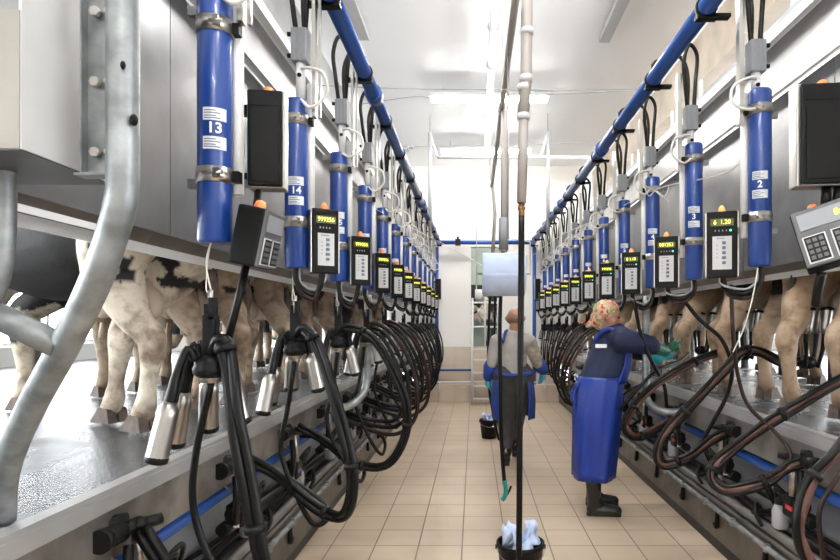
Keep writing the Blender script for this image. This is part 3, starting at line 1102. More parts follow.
def make_valve(side, k):
    """wash jetter, couplings and pulsator under the platform edge"""
    D = SIDE[side]
    s, xl, y = D['s'], D['lip'], D['Y0'] + D['dy'] * k + 0.10
    r = thing('pulsator_unit', 'black pulsator with steel filter tube, %s from the camera under the %s platform' % (nth(k), side), 'pulsator', (xl, y, 0.45), 'pulsator units under the %s platform edge' % side)
    X = xl - s * 0.04
    MB().use('ledge').box((xl + s * 0.06, y - 0.10, 0.865), (0.16, 0.03, 0.025)).cyl((xl + s * 0.12, y - 0.10, 0.86), (X, y - 0.06, 0.72), 0.006, n=6).build('bracket', None, r)
    c = MB().use('black')
    c.cyl((X + s * 0.03, y - 0.16, 0.85), (X + s * 0.02, y - 0.07, 0.85), 0.034, n=16)
    c.cyl((X + s * 0.02, y - 0.07, 0.85), (X + s * 0.01, y + 0.02, 0.85), 0.024, n=14)
    c.cyl((X + s * 0.03, y - 0.165, 0.85), (X + s * 0.03, y - 0.14, 0.85), 0.038, n=16)
    c.build('coupling', None, r)
    MB().use('black').cyl((X + s * 0.10, y - 0.10, 0.875), (X + s * 0.02, y - 0.03, 0.875), 0.026, n=12).cyl((X, y + 0.0, 0.85), (X - s * 0.05, y + 0.05, 0.855), 0.020, n=12).build('elbow', None, r)
    MB().use('cup').cyl((X, y, 0.66), (X, y, 0.84), 0.024, n=16).build('filter_tube', None, r)
    MB().use('black').lathe([(0, 0.83), (0.028, 0.83), (0.028, 0.86), (0.01, 0.875), (0, 0.875)], (X, y, 0), 14).build('cap', None, r)
    c = MB().use('black').box((X + s * 0.02, y + 0.02, 0.60), (0.09, 0.10, 0.11), None, 0.012)
    c.cyl((X + s * 0.02, y - 0.06, 0.62), (X + s * 0.02, y + 0.09, 0.62), 0.035, n=14)
    c.cyl((X + s * 0.05, y - 0.10, 0.56), (X + s * 0.05, y - 0.02, 0.56), 0.03, n=12)
    c.build('pulsator_body', None, r)
    MB().use('red' if k % 3 != 2 else 'blue').box((X - s * 0.026, y + 0.0, 0.60), (0.004, 0.06, 0.022)).build('label_strip', None, r)
    MB().use('sticker').box((X + s * 0.02, y - 0.032, 0.565), (0.05, 0.004, 0.03)).build('sticker', None, r)
    c = MB().use('glass').lathe([(0, 0.42), (0.038, 0.42), (0.045, 0.43), (0.045, 0.52), (0.03, 0.55), (0, 0.55)], (X + s * 0.05, y + 0.22, 0), 14)
    c.use('dark').cyl((X + s * 0.05, y + 0.22, 0.55), (X + s * 0.05, y + 0.22, 0.60), 0.03, n=12)
    c.build('jar', None, r)
    for i in range(3):
        rnd = random.Random(k * 5 + i)
        MB().use('rubber').tube([(X + s * 0.02, y + 0.05, 0.62), (X - s * 0.03, y + 0.12 + 0.05 * i, 0.66 + 0.02 * i), (X + s * 0.04, y + 0.24 + 0.05 * i, 0.58), (X + s * 0.1, y + 0.34, 0.46 + rnd.uniform(-0.03, 0.05)), (X + s * 0.02, y + 0.48, 0.42)], 0.010, 7, 5).build('hose', None, r)
    MB().use('rubber').tube([(X + s * 0.0, y - 0.06, 0.80), (X - s * 0.02, y - 0.10, 0.72), (X, y - 0.06, 0.60), (X + s * 0.02, y + 0.0, 0.56)], 0.017, 9, 6).build('hose', None, r)
    MB().use('rubber').tube([(X - s * 0.01, y + 0.30, 0.40), (X - s * 0.03, y + 0.33, 0.46), (X, y + 0.38, 0.50), (X + s * 0.04, y + 0.43, 0.47)], 0.012, 7, 5).build('hose', None, r)
    return r


def under_lines(side):
    D = SIDE[side]
    s, xl = D['s'], D['lip']
    b = MB().use('blue_pipe').cyl((xl + s * 0.09, -1, 0.68), (xl + s * 0.09, YE - 0.2, 0.68), 0.031, n=12)
    tag(b.build('blue_wash_pipe'), 'blue wash pipe running under the %s platform edge' % side, 'pipe')
    b = MB().use('conduit').cyl((xl - s * 0.005, -1, 0.385), (xl - s * 0.005, YE - 0.2, 0.385), 0.026, n=12)
    tag(b.build('ledge_conduit'), 'grey conduit lying along the %s pit ledge' % side, 'conduit')
    b = MB().use('galv').cyl((xl - s * 0.05, -1, 0.30), (xl - s * 0.05, YE - 0.2, 0.30), 0.017, n=10)
    for k in range(24):
        b.box((xl - s * 0.05, 1.5 + 0.42 * k, 0.30), (0.03, 0.03, 0.045))
    tag(b.build('kerb_conduit'), 'thin metal conduit clipped to the top of the %s kerb' % side, 'conduit')
    for i, (dx, z, m) in enumerate(((0.06, 0.39, 'rubber'), (0.10, 0.40, 'rubber_brown'), (0.13, 0.44, 'rubber'))):
        rnd = random.Random(i + (5 if s < 0 else 9))
        pts = [(xl + s * (dx + rnd.uniform(-0.015, 0.015)), -0.5 + 0.5 * q, z + rnd.uniform(-0.015, 0.03)) for q in range(24)]
        tag(MB().use(m).tube(pts, 0.013, 7, 3).build('ledge_cable'), '%s lying along the %s pit ledge, %s' % ('brown cable' if m != 'rubber' else 'black cable', side, ('next to the conduit', 'in the middle', 'next to the back sheet')[i]), 'cable')


for sd in SIDE:
    under_lines(sd)
    for k in range(12):
        first = 0 if sd == 'left' else 1
        if k >= first:
            make_cylinder(sd, k)
            make_hanger(sd, k)
            make_board(sd, k)
        if 1 <= k <= 10 or (sd == 'right' and k == 11):
            make_control(sd, k)
        if k >= 1:
            make_ubend(sd, k)
        if k < 11:
            make_valve(sd, k)
        if sd == 'left':
            if k == 0:
                lab = 'nearest hanging milking cluster on the left with four steel cups'
            elif k == 1:
                lab = 'milking cluster hanging under blue cylinder 14 on the left'
            else:
                lab = 'hanging milking cluster, %s from the camera on the left row' % nth(k)
            make_cluster(sd, k, lab)
            loop_left(k)
        elif k >= 5:
            make_cluster(sd, k, 'hanging milking cluster beyond the woman, %s of those on the right row' % nth(k - 5))
            loop_right(k)

# ------------------------------------------------------------------ ceiling fittings
for i, y in enumerate(LAMP_Y):
    lab = ('far white fluorescent lamp crossing the ceiling', 'nearer white fluorescent lamp in view crossing the ceiling', 'fluorescent lamp overhead, just above the view', 'fluorescent lamp overhead at the second cylinder', 'fluorescent lamp above the camera', 'fluorescent lamp behind the camera')[i]
    r = thing('ceiling_lamp', lab, 'lamp', (0.2, y, CEIL - 0.2), 'fluorescent ceiling lamps')
    MB().use('white_paint').box((0.2, y, CEIL - 0.14), (1.55, 0.24, 0.04), None, 0.008).build('housing', None, r)  # housing made wide to keep the tubes' light off the ceiling
    for q in (-0.026, 0.026):
        MB().use('lamp').cyl((-0.55, y + q, CEIL - 0.185), (0.95, y + q, CEIL - 0.185), 0.016, n=10).build('tube', None, r)
    for x in (-0.4, 0.8):
        MB().use('white_paint').cyl((x, y, CEIL - 0.12), (x, y, CEIL), 0.008, n=8).build('stem', None, r)
for x, y1, c in ((-1.17, 6.2, 'left'), (1.40, 6.25, 'right')):
    b = MB().use('grey_paint').box((x, (y1 - 2.5) / 2, CEIL - 0.05), (0.11, y1 + 2.5, 0.06))
    tag(b.build('ceiling_trunking'), 'grey cable trunking on the ceiling, ending above the %s row' % c, 'trunking')
r = thing('ceiling_conduit', 'pale round conduit on the ceiling left of the middle pipes', 'conduit', (0.19, 3, 4.4))
MB().use('pvc_light').cyl((0.16, -2, 4.46), (0.21, 9.6, 4.46), 0.042, n=14).build('tube', None, r)
for y in (2.2, 4.0, 5.75, 6.6, 8.3):
    MB().use('grey_paint').cyl((0.19, y - 0.012, 4.46), (0.19, y + 0.012, 4.46), 0.056, n=16).cyl((0.19, y, 4.50), (0.19, y, CEIL), 0.006, n=6).build('clip_ring', None, r)

# hoist frame near the end
r = thing('pipe_frame', 'thin grey pipe frame spanning high across the far end', 'frame', (0.3, 8.6, 3.9))
yf = 8.6
for px, p1, qx in ((430, 132, 437), (548, 132, 540)):
    a, c = P(px, p1, yf), P(px, 236, yf)
    MB().use('grey_paint').cyl(a, c, 0.028, n=10).build('post', None, r)
    MB().use('pvc_light').cyl(P(px, 134, yf), P(qx, 157, yf), 0.018, n=8).build('brace', None, r)
    MB().use('grey_paint').cyl(a, (a.x, a.y, CEIL), 0.008, n=6).build('hanger_rod', None, r)
MB().use('pvc_light').cyl(P(437, 157, yf), P(598, 157, yf), 0.025, n=10).build('cross_bar', None, r)


def wire(name, pts, rad, lab, m='grey_paint'):
    tag(MB().use(m).tube(pts, rad, 5, 5).build(name), lab, 'wire')


wire('cable', [P(313, 85, 4.0), P(400, 88.5, 4.0), P(523, 90, 4.0), P(560, 90, 4.0), P(650, 89, 4.1)], 0.0035, 'upper thin grey wire stretched across the pit near the ceiling')
wire('cable', [P(362, 104, 4.4), P(415, 96.5, 4.4), P(440, 98, 4.4), P(526, 95, 4.4), P(640, 90.5, 4.4)], 0.003, 'slack thin wire just below the upper wire')
r = thing('junction_cable', 'thin wire with a small grey connector crossing the pit far away', 'wire', tuple(P(411, 147, 6.5)))
MB().use('grey_paint').tube([P(395, 146, 6.5), P(411, 146.5, 6.5), P(520, 145, 6.5), P(602, 142, 6.5)], 0.003, 5, 5).build('wire', None, r)
MB().use('grey_paint').box(P(411, 147, 6.5), (0.05, 0.05, 0.03), None, 0.005).cyl(P(408, 148, 6.5) , P(408, 151, 6.5), 0.012, n=6).build('connector', None, r)

# ------------------------------------------------------------------ supply pipe, drop hoses
XM = 0.247
r = thing('supply_pipe', 'grey plastic water pipe running along the middle above the pit', 'pipe', (XM, 4, 3.23))
MB().use('pvc').cyl((XM - 0.03, -0.6, 3.24), (XM - 0.03, 7.15, 3.20), 0.021, n=12).build('pipe', None, r)
for y in (4.6, 7.1):
    MB().use('pvc_light').cyl((XM - 0.03, y - 0.03, 3.215), (XM - 0.03, y + 0.05, 3.215), 0.028, n=12).build('coupling', None, r)
for y in (1.2, 4.4, 7.0):
    MB().use('pvc_light').cyl((XM - 0.03, y, 3.22), (XM - 0.03, y, CEIL), 0.004, n=6).build('hanger_rod', None, r)

Y1 = 3.12
r = thing('drop_hose', 'long black hose hanging from a grey pipe in front of the nearest bucket', 'hose', (XM, Y1, 2.1))
MB().use('pvc').tube([P(527, -110, Y1), P(527, 0, Y1), P(526, 80, Y1), P(523, 117, Y1)], 0.031, 14, 0).build('upper_pipe', None, r)
MB().use('pvc').tube([P(524, 88, Y1), P(523, 150, Y1), P(521.5, 203, Y1)], 0.026, 14, 0).build('lower_pipe', None, r)
for yy, xx in ((32, 527), (79, 526), (88, 524), (117, 523.5)):
    MB().use('pvc_light').cyl(P(xx, yy - 3, Y1), P(xx, yy + 3, Y1), 0.035, n=16).build('coupling', None, r)
MB().use('grey_plastic').cyl(P(521.5, 186, Y1), P(521.5, 203, Y1), 0.023, n=12).build('adapter', None, r)
MB().use('brass').cyl(P(521.5, 203, Y1), P(521.5, 217, Y1), 0.017, n=6).cyl(P(521.5, 207, Y1), P(521.5, 210, Y1), 0.022, n=6).build('brass_fitting', None, r)
hp = [P(521.5, 216, Y1), P(521, 300, Y1), P(520, 400, Y1), P(519.5, 480, Y1), P(519, 560, Y1), P(518.5, 596, Y1)]
MB().use('rubber').tube(hp, 0.0165, 10, 5).build('hose', None, r)

Y2 = 4.56
r = thing('drop_hose', 'black hose ending in a green spray nozzle above the floor', 'hose', tuple(P(503, 250, Y2)))
MB().use('pvc').cyl((XM - 0.01, Y2, 3.21), P(504, 252, Y2), 0.027, n=12).build('upper_pipe', None, r)
MB().use('grey_plastic').cyl(P(503.5, 218, Y2), P(503.5, 250, Y2), 0.038, n=12).build('sleeve', None, r)
MB().use('rubber').tube([P(503, 250, Y2), P(500, 320, Y2), P(500.5, 400, Y2), P(502, 450, Y2), P(504.5, 483, Y2)], 0.016, 9, 5).build('hose', None, r)
nz = MB().use('teal').tube([P(504.5, 480, Y2), P(506, 490, Y2), P(504.5, 497, Y2), P(502, 500, Y2)], 0.018, 9, 4)
nz.build('nozzle', None, r)
MB().use('black').tube([P(506, 496, Y2), P(509.5, 490, Y2), P(511, 486, Y2)], 0.009, 7, 4).build('trigger', None, r)

Y3 = 7.0
r = thing('drop_hose', 'thin black hose hanging left of the man in grey, curling to the floor', 'hose', tuple(P(493, 250, Y3)))
MB().use('pvc').tube([(XM - 0.025, Y3, 3.21), P(495, 215, Y3), P(492.5, 255, Y3)], 0.022, 10, 0).build('upper_pipe', None, r)
MB().use('rubber').tube([P(492.5, 255, Y3), P(489, 320, Y3), P(488, 373, Y3), P(490, 395, Y3), P(494, 418, Y3), P(498, 437, Y3), P(500, 440, Y3)], 0.016, 8, 5).build('hose', None, r)
MB().use('rubber').tube([P(496, 255, Y3), P(494.5, 330, Y3), P(494, 373, Y3), P(495.5, 400, Y3), P(497, 420, Y3)], 0.014, 8, 5).build('hose', None, r)

# paper roll on its hanger
Yr = 3.62
c0, c1 = P(482.5, 274, Yr), P(524.5, 274, Yr)
r = thing('paper_roll', 'big pale blue paper towel roll hanging in the middle of the pit', 'paper roll', tuple((c0 + c1) / 2))
R_ = 0.131
d = V((1, 0, 0))
MB().use('paper').lathe([(0.03, 0), (R_ - 0.002, 0), (R_, 0.003), (R_, (c1 - c0).length - 0.003), (R_ - 0.002, (c1 - c0).length), (0.03, (c1 - c0).length), (0.03, 0)], tuple(c0), 40, axis=(1, 0, 0)).build('roll', None, r)
t = MB().use('paper')
vs = []
for i in range(15):
    an = PI + 0.05 + (i / 14) * 2.2
    rr = R_ + (0.010 if i == 0 else 0.004)
    for q in (0.002, (c1 - c0).length - 0.002):
        vs.append((c0.x + q, Yr + rr * math.cos(an), c0.z + rr * math.sin(an)))
t.add(vs, [(2 * i, 2 * i + 1, 2 * i + 3, 2 * i + 2) for i in range(14)], True)
o_ = t.build('loose_sheet', None, r)
o_.modifiers.new('s', 'SOLIDIFY').thickness = 0.002
MB().use('chrome').tube([c0 - d * 0.03, c1 + d * 0.035, c1 + d * 0.035 + V((0, 0, 0.2)), V(((c0.x + c1.x) / 2 + 0.03, Yr, c0.z + 0.22)), V(((c0.x + c1.x) / 2 + 0.03, Yr, 3.22))], 0.006, 7, 0).build('wire_hanger', None, r)
c0, c1 = P(475, 295, 7.6), P(482, 295, 7.6)
r = thing('paper_roll', 'small white paper roll hanging behind the big blue roll', 'paper roll', tuple(c0))
MB().use('paper_w').cyl(c0, c1 + V((0.03, 0, 0)), 0.075, n=24).build('roll', None, r)
MB().use('pvc_light').cyl(c0 + V((0.02, 0, 0)), c0 + V((0.02, 0, 1.5)), 0.008, n=6).cyl(c0 + V((0.02, 0, 1.5)), V((0.21, 7.6, c0.z + 1.5)), 0.008, n=6).cyl(V((0.21, 7.6, c0.z + 1.5)), V((0.21, 7.6, CEIL)), 0.008, n=6).build('hanger', None, r)


# buckets with towels
def bucket(c, R, H, lab, seed):
    r = thing('bucket', lab, 'bucket', c)
    x, y, z = c
    MB().use('bucket').lathe([(0, 0.002), (R * 0.76, 0.002), (R * 0.78, 0.01), (R * 0.97, H - 0.03), (R, H - 0.028), (R * 1.03, H - 0.02), (R * 1.03, H), (R * 0.96, H), (R * 0.93, H - 0.03), (R * 0.74, 0.02), (0, 0.015)], c, 32).build('pail', None, r)
    for s in (-1, 1):
        MB().use('bucket').cyl((x + s * R * 0.98, y, z + H - 0.03), (x + s * R * 1.07, y, z + H - 0.03), 0.014, n=10).build('handle_lug', None, r)
    MB().use('chrome').tube([(x - R * 1.05, y, z + H - 0.03), (x - R * 0.8, y - R * 0.75, z + H - 0.06), (x, y - R * 1.07, z + H - 0.085), (x + R * 0.8, y - R * 0.75, z + H - 0.06), (x + R * 1.05, y, z + H - 0.03)], 0.0025, 6, 6).build('bail_handle', None, r)
    rnd = random.Random(seed)
    for i, (a, rr, hh, tilt) in enumerate(((2.6, 0.55, 0.07, 0.9), (3.6, 0.4, 0.04, 0.6), (0.3, 0.55, 0.075, 0.35), (5.0, 0.45, 0.02, 1.1), (1.3, 0.3, 0.03, 0.9))):
        cx, cy = x + R * rr * math.cos(a), y + R * rr * math.sin(a)
        vs, fs = [], []
        n = 7
        for u in range(n):
            for v in range(n):
                fu, fv = u / (n - 1) - 0.5, v / (n - 1) - 0.5
                px = fu * R * 1.0
                pz = fv * R * 1.2
                py = 0.03 * math.sin(fu * 9 + i) + 0.02 * math.cos(fv * 8 + i * 2) + rnd.uniform(-0.008, 0.008)
                px *= (1 - 0.45 * (fv + 0.5))
                q = V((px, py, pz))
                q = Matrix.Rotation(tilt, 3, 'X') @ q
                q = Matrix.Rotation(a + 1.2 + i, 3, 'Z') @ q
                dr = math.hypot(cx + q.x - x, cy + q.y - y)
                kk = min(1.0, R * 0.88 / dr) if dr > 0 else 1
                vs.append((x + (cx + q.x - x) * kk, y + (cy + q.y - y) * kk, z + H - 0.03 + hh + q.z * 0.8))
        for u in range(n - 1):
            for v in range(n - 1):
                fs.append((u * n + v, u * n + v + 1, (u + 1) * n + v + 1, (u + 1) * n + v))
        t = MB().use('paper_b')
        t.add(vs, fs, True)
        o = t.build('paper_towel', None, None)
        sm = o.modifiers.new('s', 'SOLIDIFY')
        sm.thickness = 0.002
        tag(o, ('crumpled blue paper towel in the nearer bucket, ' if seed == 1 else 'crumpled blue paper towel in the farther bucket, ') + ('standing up at the left', 'at the left middle', 'standing up at the right', 'at the front rim', 'at the back')[i], 'towel', 'paper towels in the buckets')


bucket((0.268, 3.36, 0), 0.135, 0.27, 'black bucket full of blue paper towels near the camera', 1)
bucket((0.20, 7.75, 0), 0.125, 0.25, 'far black bucket on the floor behind the hanging hoses', 2)

# white cord strung along both rows
tag(MB().use('cord').tube([P(338, 172, 4.2), P(362, 200, 4.6), P(400, 222, 6), P(436, 240, 9), P(460, 253, 5.5), P(483, 266, 3.75)], 0.004, 5, 6).build('white_string'), 'thin white string running from the left row to the paper roll', 'string')
tag(MB().use('cord').tube([P(745, 160, 2.95), P(716, 176, 3.3), P(655, 190, 4.6), P(600, 218, 6), P(560, 236, 7.2), P(533, 255, 10.5)], 0.004, 5, 6).build('white_string'), 'thin white string running along the right cylinders', 'string')
tag(MB().use('cord').tube([P(655, 190, 4.45), P(668, 186, 4.4), P(664, 197, 4.4), P(655, 191, 4.4), P(645, 186, 4.4), P(649, 196, 4.4), P(656, 191, 4.45), P(666, 199, 4.4), P(668, 203, 4.4)], 0.004, 5, 5).build('string_knot'), 'knotted white string bow at blue cylinder 4', 'string')
tag(MB().use('cord').tube([P(758, 268, 2.8), P(752, 300, 2.8), P(743, 330, 2.85), P(733, 352, 2.9)], 0.003, 5, 5).build('loose_string'), 'loose white string hanging below blue cylinder 2', 'string')

# curved grey standpipes
for side, pts, lab in (('right', [(1.36, 4.6, 1.74), (1.36, 4.6, 1.25), (1.36, 4.6, 1.0), (1.38, 4.58, 0.90), (1.48, 4.55, 0.84), (1.60, 4.5, 0.84)], 'grey standpipe with curved foot on the right, beside the woman'),
                       ('left', [(-0.83, 4.55, 1.75), (-0.83, 4.55, 1.3), (-0.83, 4.5, 1.08), (-0.86, 4.47, 0.98), (-0.95, 4.42, 0.90), (-1.12, 4.4, 0.88)], 'grey standpipe with curved foot among the left hoses'),
                       ('left', [(-0.83, 7.95, 1.75), (-0.83, 7.95, 1.3), (-0.83, 7.9, 1.08), (-0.86, 7.87, 0.98), (-0.95, 7.82, 0.90), (-1.12, 7.8, 0.88)], 'grey standpipe far down the left row'),
                       ('right', [(1.36, 8.0, 1.74), (1.36, 8.0, 1.25), (1.36, 8.0, 1.0), (1.38, 7.98, 0.90), (1.48, 7.95, 0.84), (1.60, 7.9, 0.84)], 'grey standpipe far down the right row')):
    tag(MB().use('galv').tube(pts, 0.03, 14, 5).build('standpipe'), lab, 'standpipe')

# keypad terminals and black covered boxes of the nearest stations, plus the far end ones
def terminal(side):
    s = -1 if side == 'left' else 1
    if side == 'left':
        c, rz, ry, W, H, T = P(256, 238, 1.86), 84, 0, 0.13, 0.185, 0.09
    else:
        c, rz, ry, W, H, T = P(829, 236, 2.12), -32, 16, 0.20, 0.23, 0.07
    r = thing('keypad_terminal', 'tilted grey keypad terminal under the black covered box on the %s' % side, 'terminal', tuple(c))
    r.rotation_euler = (math.radians(12 if side == 'left' else -14), math.radians(-ry), math.radians(rz))
    MB().use('black').box((0, 0, 0), (W, T, H), None, 0.008).build('housing', None, r, False)
    MB().use('term_grey').box((0, -T / 2 - 0.004, 0), (W * 0.97, 0.012, H * 0.97), None, 0.004).build('front_frame', None, r, False)
    f = -T / 2 - 0.011
    MB().use('grey_plastic').box((0, f, H * 0.27), (W * 0.8, 0.004, H * 0.28)).build('display', None, r, False)
    if side == 'right':
        text('8:', 0.035, 'digit', r, Matrix.Translation((W * 0.24, f - 0.004, H * 0.27)) @ Matrix.Rotation(PI / 2, 4, 'X'), 'digits')
    for q in (-1, 1):
        kp = MB().use('keypad').box((q * W * 0.23, f, -H * 0.21), (W * 0.38, 0.004, H * 0.46), None, 0.001).build('keypad', None, r, False)
        MB().use('dark').box((q * W * 0.23, f - 0.002, -H * 0.21), (W * 0.33, 0.003, H * 0.42)).build('key_field', None, kp, False)
        for i in range(3):
            for j in range(4):
                MB().use('term_grey').box((q * W * 0.23 + (i - 1) * W * 0.10, f - 0.004, -H * 0.21 + (j - 1.5) * H * 0.095), (W * 0.07, 0.003, H * 0.06)).build('key', None, kp, False)
    MB().use('orange').lathe([(0.02, H / 2), (0.02, H / 2 + 0.008), (0.014, H / 2 + 0.022), (0, H / 2 + 0.028)], (-W * 0.1, 0, 0), 14).build('beacon', None, r, False)
    return r


terminal('left')
terminal('right')


def cover_box(c, W, H, rz, lab, beacon=True, T=0.07):
    r = thing('covered_box', lab, 'control box', tuple(c))
    r.rotation_euler = (0, 0, math.radians(rz))
    MB().use('chrome').box((0, 0, 0), (W, T, H), None, 0.004).build('steel_case', None, r, False)
    cv = MB().use('cover').box((0, -T / 2 - 0.006, 0), (W * 0.9, 0.016, H * 0.97), None, 0.004).build('cover', None, r, False)
    MB().use('black').box((0, -T / 2 - 0.015, H * 0.33), (W * 0.8, 0.004, 0.004)).box((0, -T / 2 - 0.016, -H * 0.08), (W * 0.74, 0.004, H * 0.72), None, 0.001).build('recess', None, cv, False)
    if beacon:
        MB().use('orange').lathe([(0.02, H / 2), (0.02, H / 2 + 0.006), (0.015, H / 2 + 0.018), (0, H / 2 + 0.026)], (W * 0.02, 0, 0), 14).build('beacon', None, r, False)
    MB().use('black').box((W * 0.5 if c[0] > 0 else -W * 0.5, 0.04, H * 0.35), (0.06, 0.03, 0.035)).box((W * 0.5 if c[0] > 0 else -W * 0.5, 0.04, -H * 0.36), (0.06, 0.03, 0.035)).build('side_clamp', None, r, False)
    return r


cover_box(P(268, 142, 2.02), 0.125, 0.335, 8, 'tall black covered box with orange beacon right of cylinder 13')
cover_box(P(821, 137, 2.15), 0.20, 0.375, -6, 'large black covered box with orange beacon at the right edge')
cover_box(P(438.5, 289, 11.22), 0.11, 0.40, 0, 'plain black box against the far wall, left end', False)
cover_box(P(537.5, 289, 11.22), 0.11, 0.40, 0, 'plain black box against the far wall, right end', False)
# flat black arm from terminal to cluster, and arm on the right
tag(MB().use('black').tube([P(247, 262, 1.88), P(238, 300, 1.87), P(228, 340, 1.86)], 0.013, 4, 0).build('hanger_strap'), 'flat black strap between left terminal and nearest cluster', 'strap')
for i, (a, c) in enumerate(((P(826, 188, 2.15), P(826, 205, 2.13)), (P(838, 186, 2.15), P(838, 202, 2.13)), (P(258, 192, 1.98), P(256, 212, 1.9)))):
    tag(MB().use('rubber').cyl(a, c, 0.018 if i < 2 else 0.012, n=10).build('cable_stub'), ('left black cable joining the right covered box to its terminal', 'right black cable joining the right covered box to its terminal', 'black cable joining the left covered box to its terminal')[i], 'cable')
tag(MB().use('rubber').tube([P(822, 272, 2.13), P(818, 290, 2.15), P(816, 305, 2.18)], 0.018, 8, 4).build('terminal_cable'), 'black cable end below the right keypad terminal', 'cable')

# ------------------------------------------------------------------ left foreground: end box and galvanized gate pipe
r = thing('end_box', 'big stainless steel end box at the upper left edge', 'box', (-1.1, 1.26, 1.87))
xa, xb, ya, yb, zb, zt = -0.885, -1.29, 1.135, 1.42, 1.87, 2.75
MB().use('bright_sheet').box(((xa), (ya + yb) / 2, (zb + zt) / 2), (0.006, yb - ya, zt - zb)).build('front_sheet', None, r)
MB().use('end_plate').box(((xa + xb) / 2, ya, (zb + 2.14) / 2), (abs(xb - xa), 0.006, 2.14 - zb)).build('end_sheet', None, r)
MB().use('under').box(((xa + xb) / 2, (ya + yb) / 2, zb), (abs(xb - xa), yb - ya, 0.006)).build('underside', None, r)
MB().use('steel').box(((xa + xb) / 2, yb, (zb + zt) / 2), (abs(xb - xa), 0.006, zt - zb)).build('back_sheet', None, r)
MB().use('white_paint').box((xb + 0.02, 1.6, zb - 0.018), (0.006, 1.0, 0.022)).build('bottom_flange', None, r)
r = thing('gate_pipe', 'bent galvanized pipe in the left foreground', 'pipe', (-0.75, 1.25, 1.9))
yg = 1.24
MB().use('galv').tube([P(123, -60, yg), P(123, 0, yg), P(123, 100, yg), P(123, 170, yg), P(121, 200, yg * 1.0), P(112, 235, yg * 1.01), P(94, 285, 1.27), P(65, 345, 1.33), P(35, 400, 1.40), P(14, 445, 1.46), P(4, 480, 1.52), P(2, 520, 1.56)], 0.032, 20, 6).build('main_pipe', None, r)
MB().use('galv').tube([P(-80, 283, 1.30), P(0, 317, 1.31), P(60, 346, 1.325)], 0.030, 18, 0).build('branch_pipe', None, r)
MB().use('galv').tube([P(5, 150, 1.3), P(5, 230, 1.3), P(0, 275, 1.3), P(-14, 310, 1.3)], 0.022, 14, 6).build('side_pipe', None, r)
for (px, py) in ((123, 65), (134, 120)):
    c = P(px, py, yg - 0.031 if px < 130 else yg - 0.022)
    MB().use('black').ball(c, (0.006, 0.005, 0.009) if px < 130 else (0.009, 0.008, 0.013), 8).build('pipe_hole', None, r)
r = thing('bolted_strip', 'galvanized strip with bolts between end box and bent pipe', 'strip', (-0.8, 1.3, 1.9))
z0_, z1_ = P(97, 178, 1.3).z, 2.6
xs_ = P(97, 100, 1.3).x
MB().use('galv').box((xs_, 1.3, (z0_ + z1_) / 2), (0.042, 0.006, z1_ - z0_)).box((xs_ - 0.020, 1.29, (z0_ + z1_) / 2), (0.004, 0.03, z1_ - z0_)).build('strip', None, r)
MB().use('galv').box((xs_ + 0.02, 1.28, z0_), (0.09, 0.04, 0.005)).build('foot', None, r)
for py in (13, 83, 153):
    c = P(97, py, 1.29)
    MB().use('chrome').cyl(c, c - V((0, 0.012, 0)), 0.011, n=6).cyl(c + V((0.03, -0.01, 0)), c + V((0.03, -0.016, 0)), 0.006, n=8).build('bolt', None, r)

# ------------------------------------------------------------------ stall posts on the platforms
for side, X, n, ya in (('left', -3.1, 8, 4.1), ('right', 3.24, 8, 4.4)):
    for k in range(n):
        y = ya + 0.855 * k
        t = MB().use('galv').cyl((X, y, PZ), (X, y, 2.5), 0.042, n=14).lathe([(0.042, PZ), (0.075, PZ), (0.075, PZ + 0.012), (0.042, PZ + 0.012)], (X, y, 0), 14)
        tag(t.build('stall_post'), 'galvanized stall post on the %s platform, %s from the camera' % (side, nth(k)), 'post', 'stall posts on the %s platform' % side)
    s = -1 if side == 'left' else 1
    for z in (1.95, 2.45):
        tag(MB().use('galv').cyl((X + s * 0.07, 2.0, z), (X + s * 0.07, YE - 0.1, z), 0.025, n=10).build('stall_rail'), '%s long galvanized rail along the %s stall fronts' % ('lower' if z < 2 else 'upper', side), 'rail')


